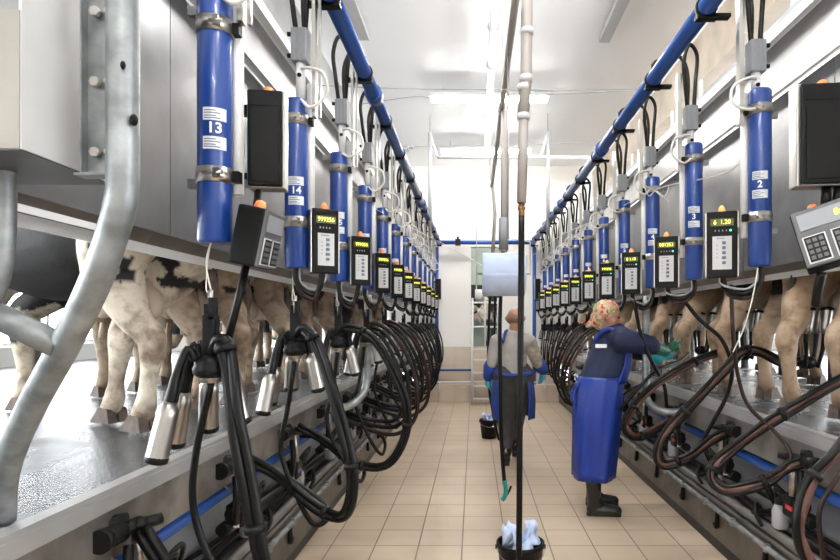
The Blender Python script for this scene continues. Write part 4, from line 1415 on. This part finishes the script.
# ------------------------------------------------------------------ cows
def cow_body(hl, hr, fl, fr, head_low=True):
    """heading +x, rump near x=0; hl/hr/fl/fr = foot positions (x, y); returns the fused skin builder"""
    b = MB()
    # trunk: rump, barrel, chest, withers
    limb(b, [(-0.12, 0, 1.16), (0.10, 0, 1.14), (0.45, 0, 1.03), (0.85, 0, 1.00), (1.15, 0, 1.04), (1.35, 0, 1.06)], [0.17, 0.25, 0.34, 0.36, 0.31, 0.22], 20, 0.92)
    limb(b, [(-0.10, 0, 1.27), (0.5, 0, 1.29), (1.15, 0, 1.30)], [0.10, 0.10, 0.11], 12)
    for s in (-1, 1):
        b.ball((0.14, s * 0.18, 1.20), (0.11, 0.07, 0.09), 12)       # hip bones
        b.ball((-0.12, s * 0.09, 1.14), (0.07, 0.06, 0.08), 10)      # pin bones
        b.ball((1.08, s * 0.21, 1.02), (0.20, 0.10, 0.27), 14)      # shoulder
    # neck and head lowered
    if head_low:
        limb(b, [(1.30, 0, 1.10), (1.55, 0, 0.98), (1.76, 0, 0.76), (1.84, 0, 0.62)], [0.23, 0.17, 0.135, 0.12], 14, 1.2)
        limb(b, [(1.83, 0, 0.64), (1.95, 0, 0.48), (2.03, 0, 0.33)], [0.125, 0.095, 0.07], 12)
        hp = V((1.80, 0, 0.70))
    else:
        limb(b, [(1.30, 0, 1.15), (1.55, 0, 1.25), (1.75, 0, 1.35)], [0.23, 0.17, 0.13], 14, 1.2)
        limb(b, [(1.75, 0, 1.36), (1.92, 0, 1.26), (2.08, 0, 1.14)], [0.125, 0.095, 0.07], 12)
        hp = V((1.72, 0, 1.44))
    for s in (-1, 1):
        limb(b, [hp + V((0, s * 0.09, 0)), hp + V((-0.02, s * 0.17, 0.01)), hp + V((-0.02, s * 0.24, -0.01))], [0.025, 0.042, 0.015], 8, 0.6)
    # hind legs
    for s, (fx, fy) in ((1, hl), (-1, hr)):
        hk = V((fx - 0.045, fy, 0.425))
        st = V((fx * 0.5 + 0.20, s * 0.19, 0.80))
        limb(b, [(0.02, s * 0.15, 1.12), (0.10, s * 0.19, 0.96), st.lerp(V((0.06, s * 0.18, 0.80)), 0.5), hk.lerp(st, 0.50) + V((-0.02, 0, 0))], [0.23, 0.21, 0.16, 0.095], 16, 0.85)
        limb(b, [st + V((-0.02, 0, 0.02)), hk.lerp(st, 0.45), hk + V((0.01, 0, 0.05))], [0.125, 0.088, 0.064], 12)
        limb(b, [hk + V((0.0, 0, 0.08)), hk, hk + V((0.015, 0, -0.10)), (fx - 0.01, fy, 0.22), (fx, fy, 0.14), (fx + 0.025, fy, 0.085)], [0.060, 0.068, 0.050, 0.043, 0.057, 0.058], 12)
        b.ball(hk + V((-0.035, 0, 0.03)), (0.055, 0.042, 0.07), 10)
        limb(b, [(fx + 0.02, fy, 0.08), (fx + 0.05, fy, 0.055)], [0.055, 0.056], 12)
    for s, (fx, fy) in ((1, fl), (-1, fr)):
        limb(b, [(1.08, s * 0.19, 0.98), (1.12, s * 0.19, 0.78), (fx + 0.03, fy, 0.60), (fx + 0.035, fy, 0.46)], [0.16, 0.12, 0.085, 0.070], 14)
        limb(b, [(fx + 0.035, fy, 0.46), (fx + 0.01, fy, 0.36), (fx, fy, 0.22), (fx, fy, 0.13), (fx + 0.03, fy, 0.06)], [0.070, 0.060, 0.046, 0.055, 0.058], 12)
    return b


def hoof(name, parent, p, ang):
    c, s = math.cos(ang), math.sin(ang)
    X = Matrix.Translation(V((p[0], p[1], 0)))
    b = MB().use('horn')
    for q in (-1, 1):
        o = q * 0.032
        vs = [(-0.05, o - 0.028, 0), (0.11, o - 0.020 * 1, 0), (0.125, o + 0.004, 0), (0.11, o + 0.020, 0), (-0.05, o + 0.028, 0),
              (-0.035, o - 0.026, 0.075), (0.035, o - 0.022, 0.085), (0.05, o, 0.085), (0.035, o + 0.022, 0.085), (-0.035, o + 0.026, 0.075)]
        b.add(vs, [(0, 1, 6, 5), (1, 2, 7, 6), (2, 3, 8, 7), (3, 4, 9, 8), (4, 0, 5, 9), (5, 6, 7, 8, 9), (4, 3, 2, 1, 0)], False, X)
    return b.build(name, None, parent, False)


DIRT = (0.17, 0.105, 0.065)


def mixc(a, c, t):
    t = max(0.0, min(1.0, t))
    return tuple(a[i] * (1 - t) + c[i] * t for i in range(3))


def holstein(seed, white=(0.78, 0.70, 0.58), hind_white=True, thr=0.0, front_black=True, tan=False):
    o = V((seed * 3.7, seed * 1.3, 0))

    def fn(p):
        n = noise.noise(p * 1.5 + o) + 0.25 * noise.noise(p * 5 + o)
        blk = n > thr
        if hind_white:
            if p.z < 0.95 and p.x < 0.75:
                blk = False
            if front_black and p.x > 0.36 and p.z > 0.68 + 0.14 * noise.noise(p * 3 + o) - (0.5 if p.x > 1.35 else 0):
                blk = True
            if front_black and 0.25 < p.x < 0.7:
                blk = blk or (p.z > 0.82 and n > -0.15)
            if p.x < 0.16 and 0.74 < p.z < 1.02 and front_black:
                blk = noise.noise(p * 7.5 + o) + 0.35 * noise.noise(p * 21) > 0.07
            elif p.x < 0.25 and p.z > 0.88:
                blk = noise.noise(p * 6.5 + o) + 0.4 * noise.noise(p * 15) > 0.20
        if p.z < 0.42 and p.x > 0.9:
            blk = False
        c = (0.013, 0.012, 0.013) if blk else white
        d = noise.noise(p * 7 + o) * 0.5 + noise.noise(p * 19 + o) * 0.4
        if not blk:
            c = mixc(c, DIRT, (d - 0.04) * 2.0 + (1.1 * (noise.noise(p * 4 + o * 3) + 0.25) if front_black is False and p.z > 0.75 else 0))
            # caked knees and pasterns
            hk = 1.25 - abs(p.z - 0.43 + 0.04 * noise.noise(p * 14)) / 0.07
            if p.x < 0.3:
                c = mixc(c, DIRT, min(1.0, hk * 3) * (0.62 + 0.9 * d) if hk > 0 else 0)
            c = mixc(c, DIRT, (0.20 - p.z) * 3.2 + d * 0.5 * (p.z < 0.25))
        return c
    return fn


def tan_coat(seed):
    o = V((seed * 2.1, 5 + seed, 0))

    def fn(p):
        base = (0.40, 0.275, 0.175)
        n = noise.noise(p * 2.2 + o)
        c = mixc(base, (0.56, 0.42, 0.30), n + 0.3)
        d = noise.noise(p * 6 + o) * 0.6 + noise.noise(p * 17 + o) * 0.45
        c = mixc(c, DIRT, d * 1.6)
        c = mixc(c, (0.12, 0.07, 0.045), (0.34 - p.z) * 2.2 + d * 0.5 * (p.z < 0.4))
        if (noise.noise(p * 1.4 + o * 2) > 0.30 and p.z > 0.75) or (seed == 2 and (V((p.x, p.y * 0.5, p.z)) - V((-0.14, 0.06, 0.80))).length < 0.10):
            c = (0.015, 0.013, 0.013)
        return c
    return fn


def make_cow(loc, head_deg, feet, coat, label, group, head_low=True, scale=1.0, tail_side=1, udder=True):
    r = thing('cow', label, 'cow', loc, group)
    r.rotation_euler = (0, 0, math.radians(head_deg))
    r.scale = (scale,) * 3
    hl, hr, fl, fr = feet
    body = fuse('body', cow_body(hl, hr, fl, fr, head_low), 0.022, 5, 'coat', r, coat)
    for f_, dx in ((hl, 0.02), (hr, 0.02), (fl, 0.01), (fr, 0.01)):
        hoof('hoof', r, (f_[0] + dx, f_[1]), 0)
    if udder:
        u = MB()
        u.ball((0.33, 0, 0.70), (0.20, 0.13, 0.13), 16)
        u.ball((0.22, 0.06, 0.65), (0.10, 0.075, 0.10), 14)
        u.ball((0.22, -0.06, 0.65), (0.10, 0.075, 0.10), 14)
        u.ball((0.40, 0.055, 0.66), (0.10, 0.07, 0.09), 14)
        u.ball((0.40, -0.055, 0.66), (0.10, 0.07, 0.09), 14)
        for x in (0.22, 0.40):
            for s in (-1, 1):
                u.cyl((x, s * 0.07, 0.55), (x, s * 0.075, 0.46), 0.016, 0.012, 8)
                u.ball((x, s * 0.075, 0.46), 0.012, 8)
        fuse('udder', u, 0.014, 3, 'udder', r)
    t = MB().use('horn')
    limb(t, [(-0.10, 0, 1.28), (-0.16, 0.04 * tail_side, 1.18), (-0.15, 0.11 * tail_side, 1.0), (-0.09, 0.20 * tail_side, 0.82)], [0.035, 0.026, 0.018, 0.014], 8)
    tl = fuse('tail', t, 0.010, 2, 'coat', r, coat)
    sw = MB().use('horn')
    limb(sw, [(-0.095, 0.195 * tail_side, 0.84), (-0.07, 0.23 * tail_side, 0.72), (-0.05, 0.24 * tail_side, 0.62)], [0.018, 0.035, 0.012], 8)
    sw.build('switch', None, tl, False)
    hx = 1.90 if head_low else 1.86
    hz = 0.60 if head_low else 1.36
    for s in (-1, 1):
        MB().use('eye').ball((hx - 0.0, s * 0.095, hz), 0.018, 10).build('eye', None, r, False)
    MB().use('muzzle').ball((2.05 if head_low else 2.10, 0, 0.30 if head_low else 1.12), (0.055, 0.065, 0.05), 12).build('muzzle', None, r, False)
    return r


def cup_set(side, k, c, tilt, lab):
    """cluster pushed up on an udder"""
    x, y, z = c
    s = -1 if side == 'left' else 1
    r = thing('milking_cluster', lab, 'milking cluster', c, 'milking clusters attached to the right cows')
    MB().use('black').lathe([(0, -0.045), (0.035, -0.04), (0.052, -0.018), (0.055, 0.0), (0.046, 0.025), (0.02, 0.035), (0, 0.035)], c, 18).build('claw_bowl', None, r)
    for i, (dx, dy) in enumerate(((-0.055, -0.05), (0.045, -0.055), (-0.045, 0.06), (0.06, 0.05))):
        base = V((x + dx * 1.1 + tilt * 0.06, y + dy * 1.1, z + 0.17))
        top = base + V((tilt * 0.05, 0, 0.155))
        make_cup(r, V((x + dx * 0.6, y + dy * 0.6, z)), base + V((0, 0, 0.0)), top, up=True, L=0.15)
    return r


# left side: heads away from the pit, standing at an angle
LEFT_HEAD = 147
lc, ls = math.cos(math.radians(LEFT_HEAD)), math.sin(math.radians(LEFT_HEAD))
for k in range(9):
    y = 3.0 + 0.855 * k
    lx = -1.74 if k else -1.63
    rnd = random.Random(40 + k)
    hd_ = LEFT_HEAD
    if k == 0:
        lx, hd_ = -1.59, 158
        y = 3.02
        feet = ((0.03, 0.10), (0.42, -0.02), (1.30, 0.14), (1.36, -0.12))
    else:
        feet = ((rnd.uniform(-0.12, 0.02), 0.14), (rnd.uniform(-0.12, 0.04), -0.14), (1.08, 0.16), (1.2, -0.16))
    labs = ['black and white cow with white hindquarters, nearest on the left platform',
            'dirty flanked black and white cow behind the nearest left cow']
    lab = labs[k] if k < 2 else 'cow standing on the left platform, %s from the camera' % nth(k)
    coat = holstein(k + 1, front_black=True) if k < 1 else holstein(k + 1, white=(0.55, 0.43, 0.32), hind_white=(k % 3 != 2), thr=0.1)
    make_cow((lx, y, PZ), hd_, feet, coat, lab, 'cows on the left platform', True, tail_side=-1)

RIGHT_HEAD = 33
for k in range(10):
    y = 2.72 + 0.865 * k
    rnd = random.Random(80 + k)
    feet = ((rnd.uniform(-0.28, -0.18), 0.14), (rnd.uniform(-0.30, -0.20), -0.16), (1.08, 0.16), (1.2, -0.16))
    labs = ['tan cow at the right edge of the view, nearest on the right platform',
            'tan cow with thick hind leg standing behind cylinder 2']
    lab = labs[k] if k < 2 else 'tan cow standing on the right platform, %s from the camera' % nth(k)
    make_cow((2.215, y, PZ), RIGHT_HEAD, feet, tan_coat(k + 2), lab, 'cows on the right platform', True)
    if k < 5:
        h = V((math.cos(math.radians(RIGHT_HEAD)), math.sin(math.radians(RIGHT_HEAD)), 0))
        c = V((1.97, y, PZ)) + h * 0.16 + V((0, 0, 0.30))
        cup_set('right', k, tuple(c), 0.4, 'upright cluster of steel cups on the udder of the %s right cow' % nth(k))

for i, (x, y, a) in enumerate(((0.40, 12.75, 175), (0.62, 13.55, 178))):
    make_cow((x, y, PZ + 0.0), a, ((0.02, 0.13), (0.08, -0.13), (1.1, 0.15), (1.15, -0.15)), holstein(20 + i, hind_white=False, thr=-0.12), ('black and white cow seen through the far wall opening', 'second cow farther inside the far opening')[i], 'cows in the exit alley', True)

# ------------------------------------------------------------------ hoses of the nearest right stations
def px_hose(pts, rad, lab, mats, ties=(0.25, 0.5, 0.8), gap=0.028):
    return make_milk_hoses('right', 0, [P(*p) for p in pts], rad * 0.82, lab, mats, ties, 0.021)


px_hose([(905, 350, 3.0), (840, 381, 2.95), (790, 410, 2.95), (747, 438, 3.0), (718, 462, 3.02), (712, 478, 3.0), (728, 490, 2.95), (765, 482, 2.9), (792, 465, 2.88), (822, 459, 2.85)], 0.0165,
        'black and reddish hose bundle looping in front of the nearest full right pulsator', ('rubber', 'rubber_pink', 'rubber'), gap=0.021)
px_hose([(799, 361, 3.67), (782, 362, 3.66), (760, 352, 3.63), (742, 352, 3.6), (727, 368, 3.55), (700, 396, 3.6), (668, 430, 3.65), (658, 450, 3.65), (664, 465, 3.65), (690, 456, 3.65), (715, 438, 3.7), (740, 428, 3.75)], 0.0165,
        'hose bundle curling below the hind leg of the cow behind cylinder 2', ('rubber', 'rubber_pink', 'rubber'), gap=0.021)
px_hose([(741, 355, 4.5), (722, 352, 4.45), (690, 364, 4.4), (655, 385, 4.4), (632, 410, 4.45), (625, 427, 4.45), (636, 437, 4.45), (658, 428, 4.5), (688, 407, 4.65)], 0.0165,
        'hose bundle sweeping down to the ledge right of the woman', ('rubber', 'rubber_brown', 'rubber_pink'))
px_hose([(860, 425, 2.0), (838, 450, 2.0), (812, 480, 2.0), (798, 520, 2.0), (806, 556, 2.0), (830, 590, 2.0)], 0.0175,
        'thick bluish black hose bundle at the lower right corner', ('rubber', 'rubber_pink'), (0.4,))
px_hose([(862, 455, 2.1), (838, 475, 2.1), (822, 505, 2.1), (820, 540, 2.1), (828, 575, 2.1)], 0.011,
        'thin hose curving inside the thick bundle at the lower right corner', ('rubber_brown',), ())
for pts, rad, m, lab in (
    ([(731, 285, 2.95), (733, 330, 2.95), (737, 370, 3.0), (748, 405, 3.0), (775, 432, 2.95), (790, 452, 2.9), (786, 466, 2.88), (770, 474, 2.88)], 0.011, 'rubber_brown', 'thin brown hose dropping from under the first lit right control box'),
    ([(682, 298, 3.75), (700, 320, 3.7), (722, 340, 3.65), (732, 368, 3.65), (727, 395, 3.7), (714, 420, 3.75), (700, 445, 3.8)], 0.013, 'rubber', 'black hose curving from cylinder 3 down past the hoses'),
    ([(634, 300, 4.5), (641, 335, 4.5), (652, 362, 4.5), (664, 385, 4.55), (667, 410, 4.7), (672, 425, 4.8)], 0.015, 'rubber', 'straight black hose slanting down beside the woman'),
    ([(690, 352, 5.35), (680, 360, 4.9), (655, 372, 4.6), (635, 392, 4.55), (620, 410, 4.55)], 0.014, 'rubber', 'black hose sweeping toward the blue apron'),
    ([(640, 385, 5.2), (622, 395, 5.1), (612, 415, 5.1), (622, 430, 5.2), (640, 420, 5.4)], 0.014, 'rubber', 'small hose loop just behind the blue apron'),
):
    r = thing('drop_line', lab, 'hose', tuple(P(*pts[0])), 'single hoses on the right')
    MB().use(m).tube([P(*p) for p in pts], rad, 8, 6).build('hose', None, r)


# ------------------------------------------------------------------ people
def hand(b, wrist, palm_dir, finger_dir, curl, side, sc=1.0):
    """palm with five bent fingers, added to builder b"""
    w = V(wrist); f = V(finger_dir).normalized(); n = V(palm_dir).normalized()
    n = (n - f * n.dot(f)).normalized()
    a = f.cross(n) * side
    limb(b, [w, w + f * 0.045 * sc, w + f * 0.085 * sc], [0.026 * sc, 0.034 * sc, 0.036 * sc], 10, 0.6)
    for i, (o, L) in enumerate(((-0.030, 0.066), (-0.010, 0.078), (0.011, 0.073), (0.031, 0.056))):
        p0 = w + f * 0.085 * sc + a * o * sc
        d1 = (f * math.cos(curl * 0.5) + n * math.sin(curl * 0.5))
        d2 = (f * math.cos(curl) + n * math.sin(curl))
        d3 = (f * math.cos(curl * 1.6) + n * math.sin(curl * 1.6))
        p1 = p0 + d1 * L * 0.45 * sc
        p2 = p1 + d2 * L * 0.33 * sc
        p3 = p2 + d3 * L * 0.25 * sc
        limb(b, [p0 - f * 0.02, p1, p2, p3], [0.0105 * sc, 0.010 * sc, 0.009 * sc, 0.008 * sc], 8)
    t0 = w + f * 0.03 * sc - a * 0.026 * sc
    limb(b, [t0, t0 - a * 0.028 * sc + f * 0.025 * sc + n * 0.01, t0 - a * 0.032 * sc + f * 0.055 * sc + n * 0.02], [0.013 * sc, 0.011 * sc, 0.009 * sc], 8)


def head_mesh(b, c, R, neck):
    """c centre of the skull, R a rotation: face looks along local +x"""
    def q(x, y, z):
        return V(c) + R @ V((x, y, z))
    for (x, y, z, r) in ((-0.015, 0, 0.03, 0.088), (0.01, 0, 0.035, 0.084), (0.03, 0, -0.015, 0.068), (0.04, 0, -0.055, 0.052), (0.055, 0, -0.085, 0.035)):
        b.ball(q(x, y, z), r, 16)
    limb(b, [q(0.088, 0, 0.02), q(0.108, 0, -0.018)], [0.011, 0.016], 8)
    limb(b, [q(0.080, -0.02, -0.055), q(0.087, 0, -0.055), q(0.080, 0.02, -0.055)], [0.007, 0.010, 0.007], 8)
    for s in (-1, 1):
        limb(b, [q(0.078, s * 0.045, 0.035), q(0.088, s * 0.02, 0.038)], [0.010, 0.010], 8)
        b.ball(q(0.055, s * 0.042, -0.015), 0.03, 10)
        limb(b, [q(-0.012, s * 0.086, 0.025), q(-0.02, s * 0.098, 0.0), q(-0.008, s * 0.088, -0.03)], [0.016, 0.018, 0.010], 8)
    limb(b, [q(-0.02, 0, -0.03), V(neck)], [0.056, 0.062], 12)


def cloth_loft(name, rings, m, parent, n=40, wave=0.0, wn=7, thick=0.004, gap=None):
    """cloth wrapped round the body: rings of (centre, rx, ry); gap = (angle from, angle to) left open"""
    vs, fs = [], []
    R = len(rings)
    fine = []
    for i in range(R - 1):
        for k in range(5):
            t = k / 5
            fine.append((V(rings[i][0]).lerp(V(rings[i + 1][0]), t), rings[i][1] * (1 - t) + rings[i + 1][1] * t, rings[i][2] * (1 - t) + rings[i + 1][2] * t, (i + t) / (R - 1)))
    fine.append((V(rings[-1][0]), rings[-1][1], rings[-1][2], 1.0))
    a0, a1 = gap if gap else (0, 2 * PI)
    for c, rx, ry, t in fine:
        for j in range(n + (1 if gap else 0)):
            an = a0 + (a1 - a0) * j / n
            wv = 1 + wave * t * math.sin(an * wn + t * 1.6) + wave * 0.4 * math.sin(an * (wn * 2 + 1) + 3 * t)
            vs.append((c.x + rx * wv * math.cos(an), c.y + ry * wv * math.sin(an), c.z))
    w_ = n + (1 if gap else 0)
    for i in range(len(fine) - 1):
        for j in range(n):
            k = (j + 1) if gap else (j + 1) % n
            fs.append((i * w_ + j, i * w_ + k, (i + 1) * w_ + k, (i + 1) * w_ + j))
    b = MB().use(m)
    b.add(vs, fs, True)
    o = b.build(name, None, parent)
    sm = o.modifiers.new('s', 'SOLIDIFY')
    sm.thickness = thick
    return o


def shift_mesh(o):
    """fused meshes come in place coordinates; move them under their thing"""
    q = o.parent
    off = V((0, 0, 0))
    while q is not None:
        off += V(q.location)
        q = q.parent
    o.data.transform(Matrix.Translation(-off))
    return o


def boot(parent, heel, ang, H=0.30, sc=1.0):
    """rubber boot: heel point on the floor, toe direction ang"""
    c, s = math.cos(ang), math.sin(ang)
    h = V(heel)
    def q(x, z, y=0):
        return h + V((x * c - y * s, x * s + y * c, z))
    b = MB()
    limb(b, [q(0.01, 0.05), q(0.10, 0.05), q(0.20, 0.042)], [0.045 * sc, 0.046 * sc, 0.042 * sc], 12)
    limb(b, [q(0.02, 0.05), q(0.025, 0.16), q(0.01, H - 0.03)], [0.046 * sc, 0.052 * sc, 0.066 * sc], 14)
    limb(b, [q(0.07, 0.08), q(0.03, 0.14)], [0.042 * sc, 0.045 * sc], 10)
    b.box((0, 0, 0), (0.25 * sc, 0.07, 0.022), Matrix.Translation(q(0.10, 0.012)) @ Matrix.Rotation(ang, 4, 'Z'))
    o = fuse('boot', b, 0.008, 2, 'boot', parent)
    return shift_mesh(o)


# woman in the blue apron reaching towards the cows
wy = 4.72
r = thing('person', 'person in floral headscarf, navy shirt and long blue apron reaching toward the cows', 'person', (1.03, wy, 0))
cz = lambda px, py, y=wy: P(px, py, y)
b = MB()
hd = P(608, 318, wy)
neck = P(612, 338, wy)
shC = V((1.15, wy, 1.39))
head_mesh(b, hd, Matrix.Rotation(math.radians(-22), 3, 'Z') @ Matrix.Rotation(math.radians(10), 3, 'Y'), neck)
limb(b, [neck, shC, (1.09, wy, 1.18), (1.03, wy, 1.02), (1.02, wy, 0.92)], [0.06, 0.12, 0.14, 0.135, 0.15], 16)
armpts = {}
for s in (-1, 1):
    sh = V((1.16, wy + s * 0.17, 1.40))
    el = V((1.36, wy + s * 0.17 + 0.03, 1.36 - (0.06 if s > 0 else 0)))
    wr = V((1.56, wy + s * 0.09 + 0.12, 1.30 if s < 0 else 1.22))
    armpts[s] = (sh, el, wr)
    limb(b, [shC, sh], [0.09, 0.065], 12)
    limb(b, [sh, el, wr], [0.056, 0.045, 0.03], 12)
    hand(b, wr, (0, -s * 0.6, 0.8), (0.9, 0.1, 0.35), 0.7, s)
feet_w = ((1.02, wy - 0.09, -8), (1.06, wy + 0.16, -4))
for (fx, fy, fa) in feet_w:
    limb(b, [(1.02, fy * 0.6 + wy * 0.4, 0.90), (1.01, fy, 0.50), (fx - 0.08, fy, 0.10)], [0.095, 0.060, 0.032], 14)
shift_mesh(fuse('body', b, 0.009, 2, 'skin', r))
# shirt
b = MB()
limb(b, [V((1.14, wy, 1.42)), (1.12, wy, 1.33), (1.07, wy, 1.17), (1.01, wy, 1.03), (1.0, wy, 0.93)], [0.125, 0.160, 0.172, 0.168, 0.165], 18)
for s in (-1, 1):
    sh, el, wr = armpts[s]
    limb(b, [V((1.15, wy, 1.40)), sh + V((0, 0, 0.005))], [0.115, 0.10], 14)
    limb(b, [sh, el, el.lerp(wr, 0.30)], [0.098, 0.080, 0.070], 14)
limb(b, [neck + V((0, 0, -0.02)), shC], [0.068, 0.11], 12)
shift_mesh(fuse('shirt', b, 0.012, 4, 'navy', r))
# sleeves / gloves
for s in (-1, 1):
    sh, el, wr = armpts[s]
    b = MB()
    limb(b, [el.lerp(wr, 0.25), wr], [0.060, 0.046], 12)
    hand(b, wr, (0, -s * 0.6, 0.8), (0.9, 0.1, 0.35), 0.7, s, 1.12)
    shift_mesh(fuse('glove', b, 0.008, 1, 'gloves' if s < 0 else 'gloves_b', r))
# apron: bib, skirt, straps
cloth_loft('apron_skirt', [((1.035, wy, 1.10), 0.178, 0.185), ((1.015, wy, 0.98), 0.188, 0.20), ((1.00, wy, 0.80), 0.19, 0.21), ((0.985, wy, 0.55), 0.178, 0.205), ((0.965, wy, 0.285), 0.165, 0.20)], 'apron', r, 64, 0.06, 5)
cloth_loft('apron_bib', [((1.14, wy, 1.35), 0.135, 0.15), ((1.10, wy, 1.20), 0.175, 0.175), ((1.035, wy, 1.05), 0.19, 0.195)], 'apron', r, 24, 0.01, 4, 0.004, (-PI / 2 + 0.45, PI / 2 - 0.2))
MB().use('apron').tube([(1.15, wy - 0.15, 1.37), (1.10, wy - 0.135, 1.47), (1.03, wy - 0.10, 1.47), (0.965, wy - 0.05, 1.38)], 0.018, 8, 5).build('apron_strap', None, r)
MB().use('sticker').box(P(601, 346, wy - 0.16), (0.09, 0.012, 0.03), None, 0.004).build('shoulder_tab', None, r)
MB().use('apron').ball((0.835, wy - 0.03, 1.03), (0.03, 0.045, 0.03), 10).tube([(0.835, wy - 0.03, 1.03), (0.80, wy - 0.05, 0.95), (0.81, wy - 0.06, 0.86)], 0.010, 6, 4).tube([(0.835, wy - 0.03, 1.03), (0.79, wy - 0.0, 0.97), (0.79, wy - 0.02, 0.90)], 0.010, 6, 4).build('apron_knot', None, r)
# scarf
b = MB()
Rh = Matrix.Rotation(math.radians(-22), 3, 'Z') @ Matrix.Rotation(math.radians(10), 3, 'Y')
for (x, y, z, rr) in ((-0.03, 0, 0.045, 0.103), (-0.012, 0, 0.055, 0.095), (-0.05, 0, 0.0, 0.085), (-0.055, 0, -0.05, 0.06)):
    b.ball(hd + Rh @ V((x, y, z)), rr, 16)
limb(b, [hd + Rh @ V((-0.10, -0.01, -0.04)), hd + Rh @ V((-0.15, -0.01, -0.09))], [0.04, 0.022], 10)
shift_mesh(fuse('headscarf', b, 0.009, 2, 'scarf', r))
for s in (-1, 1):
    MB().use('eye').ball(hd + Rh @ V((0.088, s * 0.032, 0.018)), 0.009, 8).build('eye', None, r)
for (fx, fy, fa) in feet_w:
    boot(r, (fx - 0.09, fy, 0), math.radians(fa), 0.42, 1.08)

# man in grey seen from behind
my = 6.27
r = thing('person', 'bald person in grey shirt and blue apron walking away down the pit', 'person', (0.42, my, 0))
b = MB()
hd = P(515.5, 319, my)
neck = P(514, 336, my)
shC = V((0.42, my, 1.33))
RM = Matrix.Rotation(math.radians(80), 3, 'Z') @ Matrix.Rotation(math.radians(14), 3, 'Y')
head_mesh(b, hd, RM, neck)
limb(b, [neck, shC, (0.42, my + 0.01, 1.12), (0.42, my + 0.01, 0.98), (0.42, my + 0.01, 0.92)], [0.06, 0.115, 0.12, 0.10, 0.10], 16)
arms = {}
for s in (-1, 1):
    sh = V((0.42 + s * 0.175, my, 1.33))
    el = V((0.42 + s * (0.26 if s > 0 else 0.225), my - 0.02, 1.11))
    wr = V((0.75 if s > 0 else 0.155, my + 0.06, 1.02 if s > 0 else 0.95))
    arms[s] = (sh, el, wr)
    limb(b, [shC, sh], [0.09, 0.065], 12)
    limb(b, [sh, el, wr], [0.056, 0.045, 0.032], 12)
    hand(b, wr, (-s, 0, -0.2), (0, 0.45, -0.8), 0.6, s)
legs = ((0.345, my + 0.0, 0.0), (0.47, my + 0.42, 0.08))
for i, (fx, fy, fz) in enumerate(legs):
    hip = V((0.42 + (-0.08 if i == 0 else 0.09), my, 0.90))
    kn = V(((hip.x + fx) / 2, my + (0.07 if i == 0 else 0.24), 0.50))
    limb(b, [hip, kn, (fx, fy, fz + 0.08)], [0.085, 0.058, 0.036], 14)
shift_mesh(fuse('body', b, 0.010, 2, 'skin', r))
b = MB()
limb(b, [(0.42, my, 1.37), (0.42, my, 1.27), (0.42, my, 1.10), (0.42, my, 0.99)], [0.11, 0.150, 0.152, 0.150], 18)
for s in (-1, 1):
    sh, el, wr = arms[s]
    limb(b, [shC, sh], [0.115, 0.085], 14)
shift_mesh(fuse('shirt', b, 0.012, 4, 'shirt', r))
for s in (-1, 1):
    sh, el, wr = arms[s]
    b = MB()
    limb(b, [sh, el, el.lerp(wr, 0.3)], [0.080, 0.064, 0.058], 14)
    shift_mesh(fuse('sleeve', b, 0.012, 3, 'camo' if s > 0 else 'shirt', r))
    b = MB()
    limb(b, [el + V((0, 0, 0.02)), el.lerp(wr, 0.4), wr], [0.060, 0.082, 0.062], 12)
    shift_mesh(fuse('blue_cuff', b, 0.012, 2, 'apron2', r))
    b = MB()
    hand(b, wr, (-s, 0, -0.2), (0, 0.45, -0.8), 0.6, s, 1.12)
    shift_mesh(fuse('glove', b, 0.008, 1, 'gloves_b', r))
b = MB()
for i, (fx, fy, fz) in enumerate(legs):
    hip = V((0.42 + (-0.07 if i == 0 else 0.08), my, 0.93))
    kn = V(((hip.x + fx) / 2, my + (0.07 if i == 0 else 0.24), 0.50))
    limb(b, [(0.42 + (-0.06 if i == 0 else 0.06), my, 0.98), hip, kn, (fx, fy, fz + 0.14)], [0.155, 0.15, 0.092, 0.066], 16)
shift_mesh(fuse('trousers', b, 0.012, 3, 'trousers', r))
cloth_loft('apron', [((0.42, my + 0.02, 1.04), 0.195, 0.19), ((0.42, my + 0.02, 0.92), 0.215, 0.215), ((0.42, my + 0.04, 0.70), 0.235, 0.24), ((0.42, my + 0.06, 0.50), 0.225, 0.24)], 'apron2', r, 40, 0.05, 5, 0.004, (-PI / 2 + 0.75, 1.5 * PI - 0.62))
MB().use('apron2').tube([(0.30, my - 0.15, 1.32), (0.33, my - 0.10, 1.43), (0.36, my + 0.02, 1.45)], 0.016, 8, 4).build('shoulder_strap', None, r)
MB().use('apron2').tube([(0.24, my - 0.14, 1.0), (0.36, my - 0.185, 0.985), (0.48, my - 0.185, 0.985), (0.60, my - 0.14, 1.0)], 0.020, 8, 4).build('waist_tie', None, r)
b = MB()
for (x, y, z, rr) in ((-0.055, 0, -0.008, 0.056), (-0.03, 0.045, -0.012, 0.052), (-0.03, -0.045, -0.012, 0.052)):
    b.ball(hd + RM @ V((x, y, z)), rr, 14)
shift_mesh(fuse('hair', b, 0.009, 2, 'hair', r))
for i, (fx, fy, fz) in enumerate(legs):
    boot(r, (fx, fy - 0.04, fz * 0), math.radians(85), 0.17, 0.95)
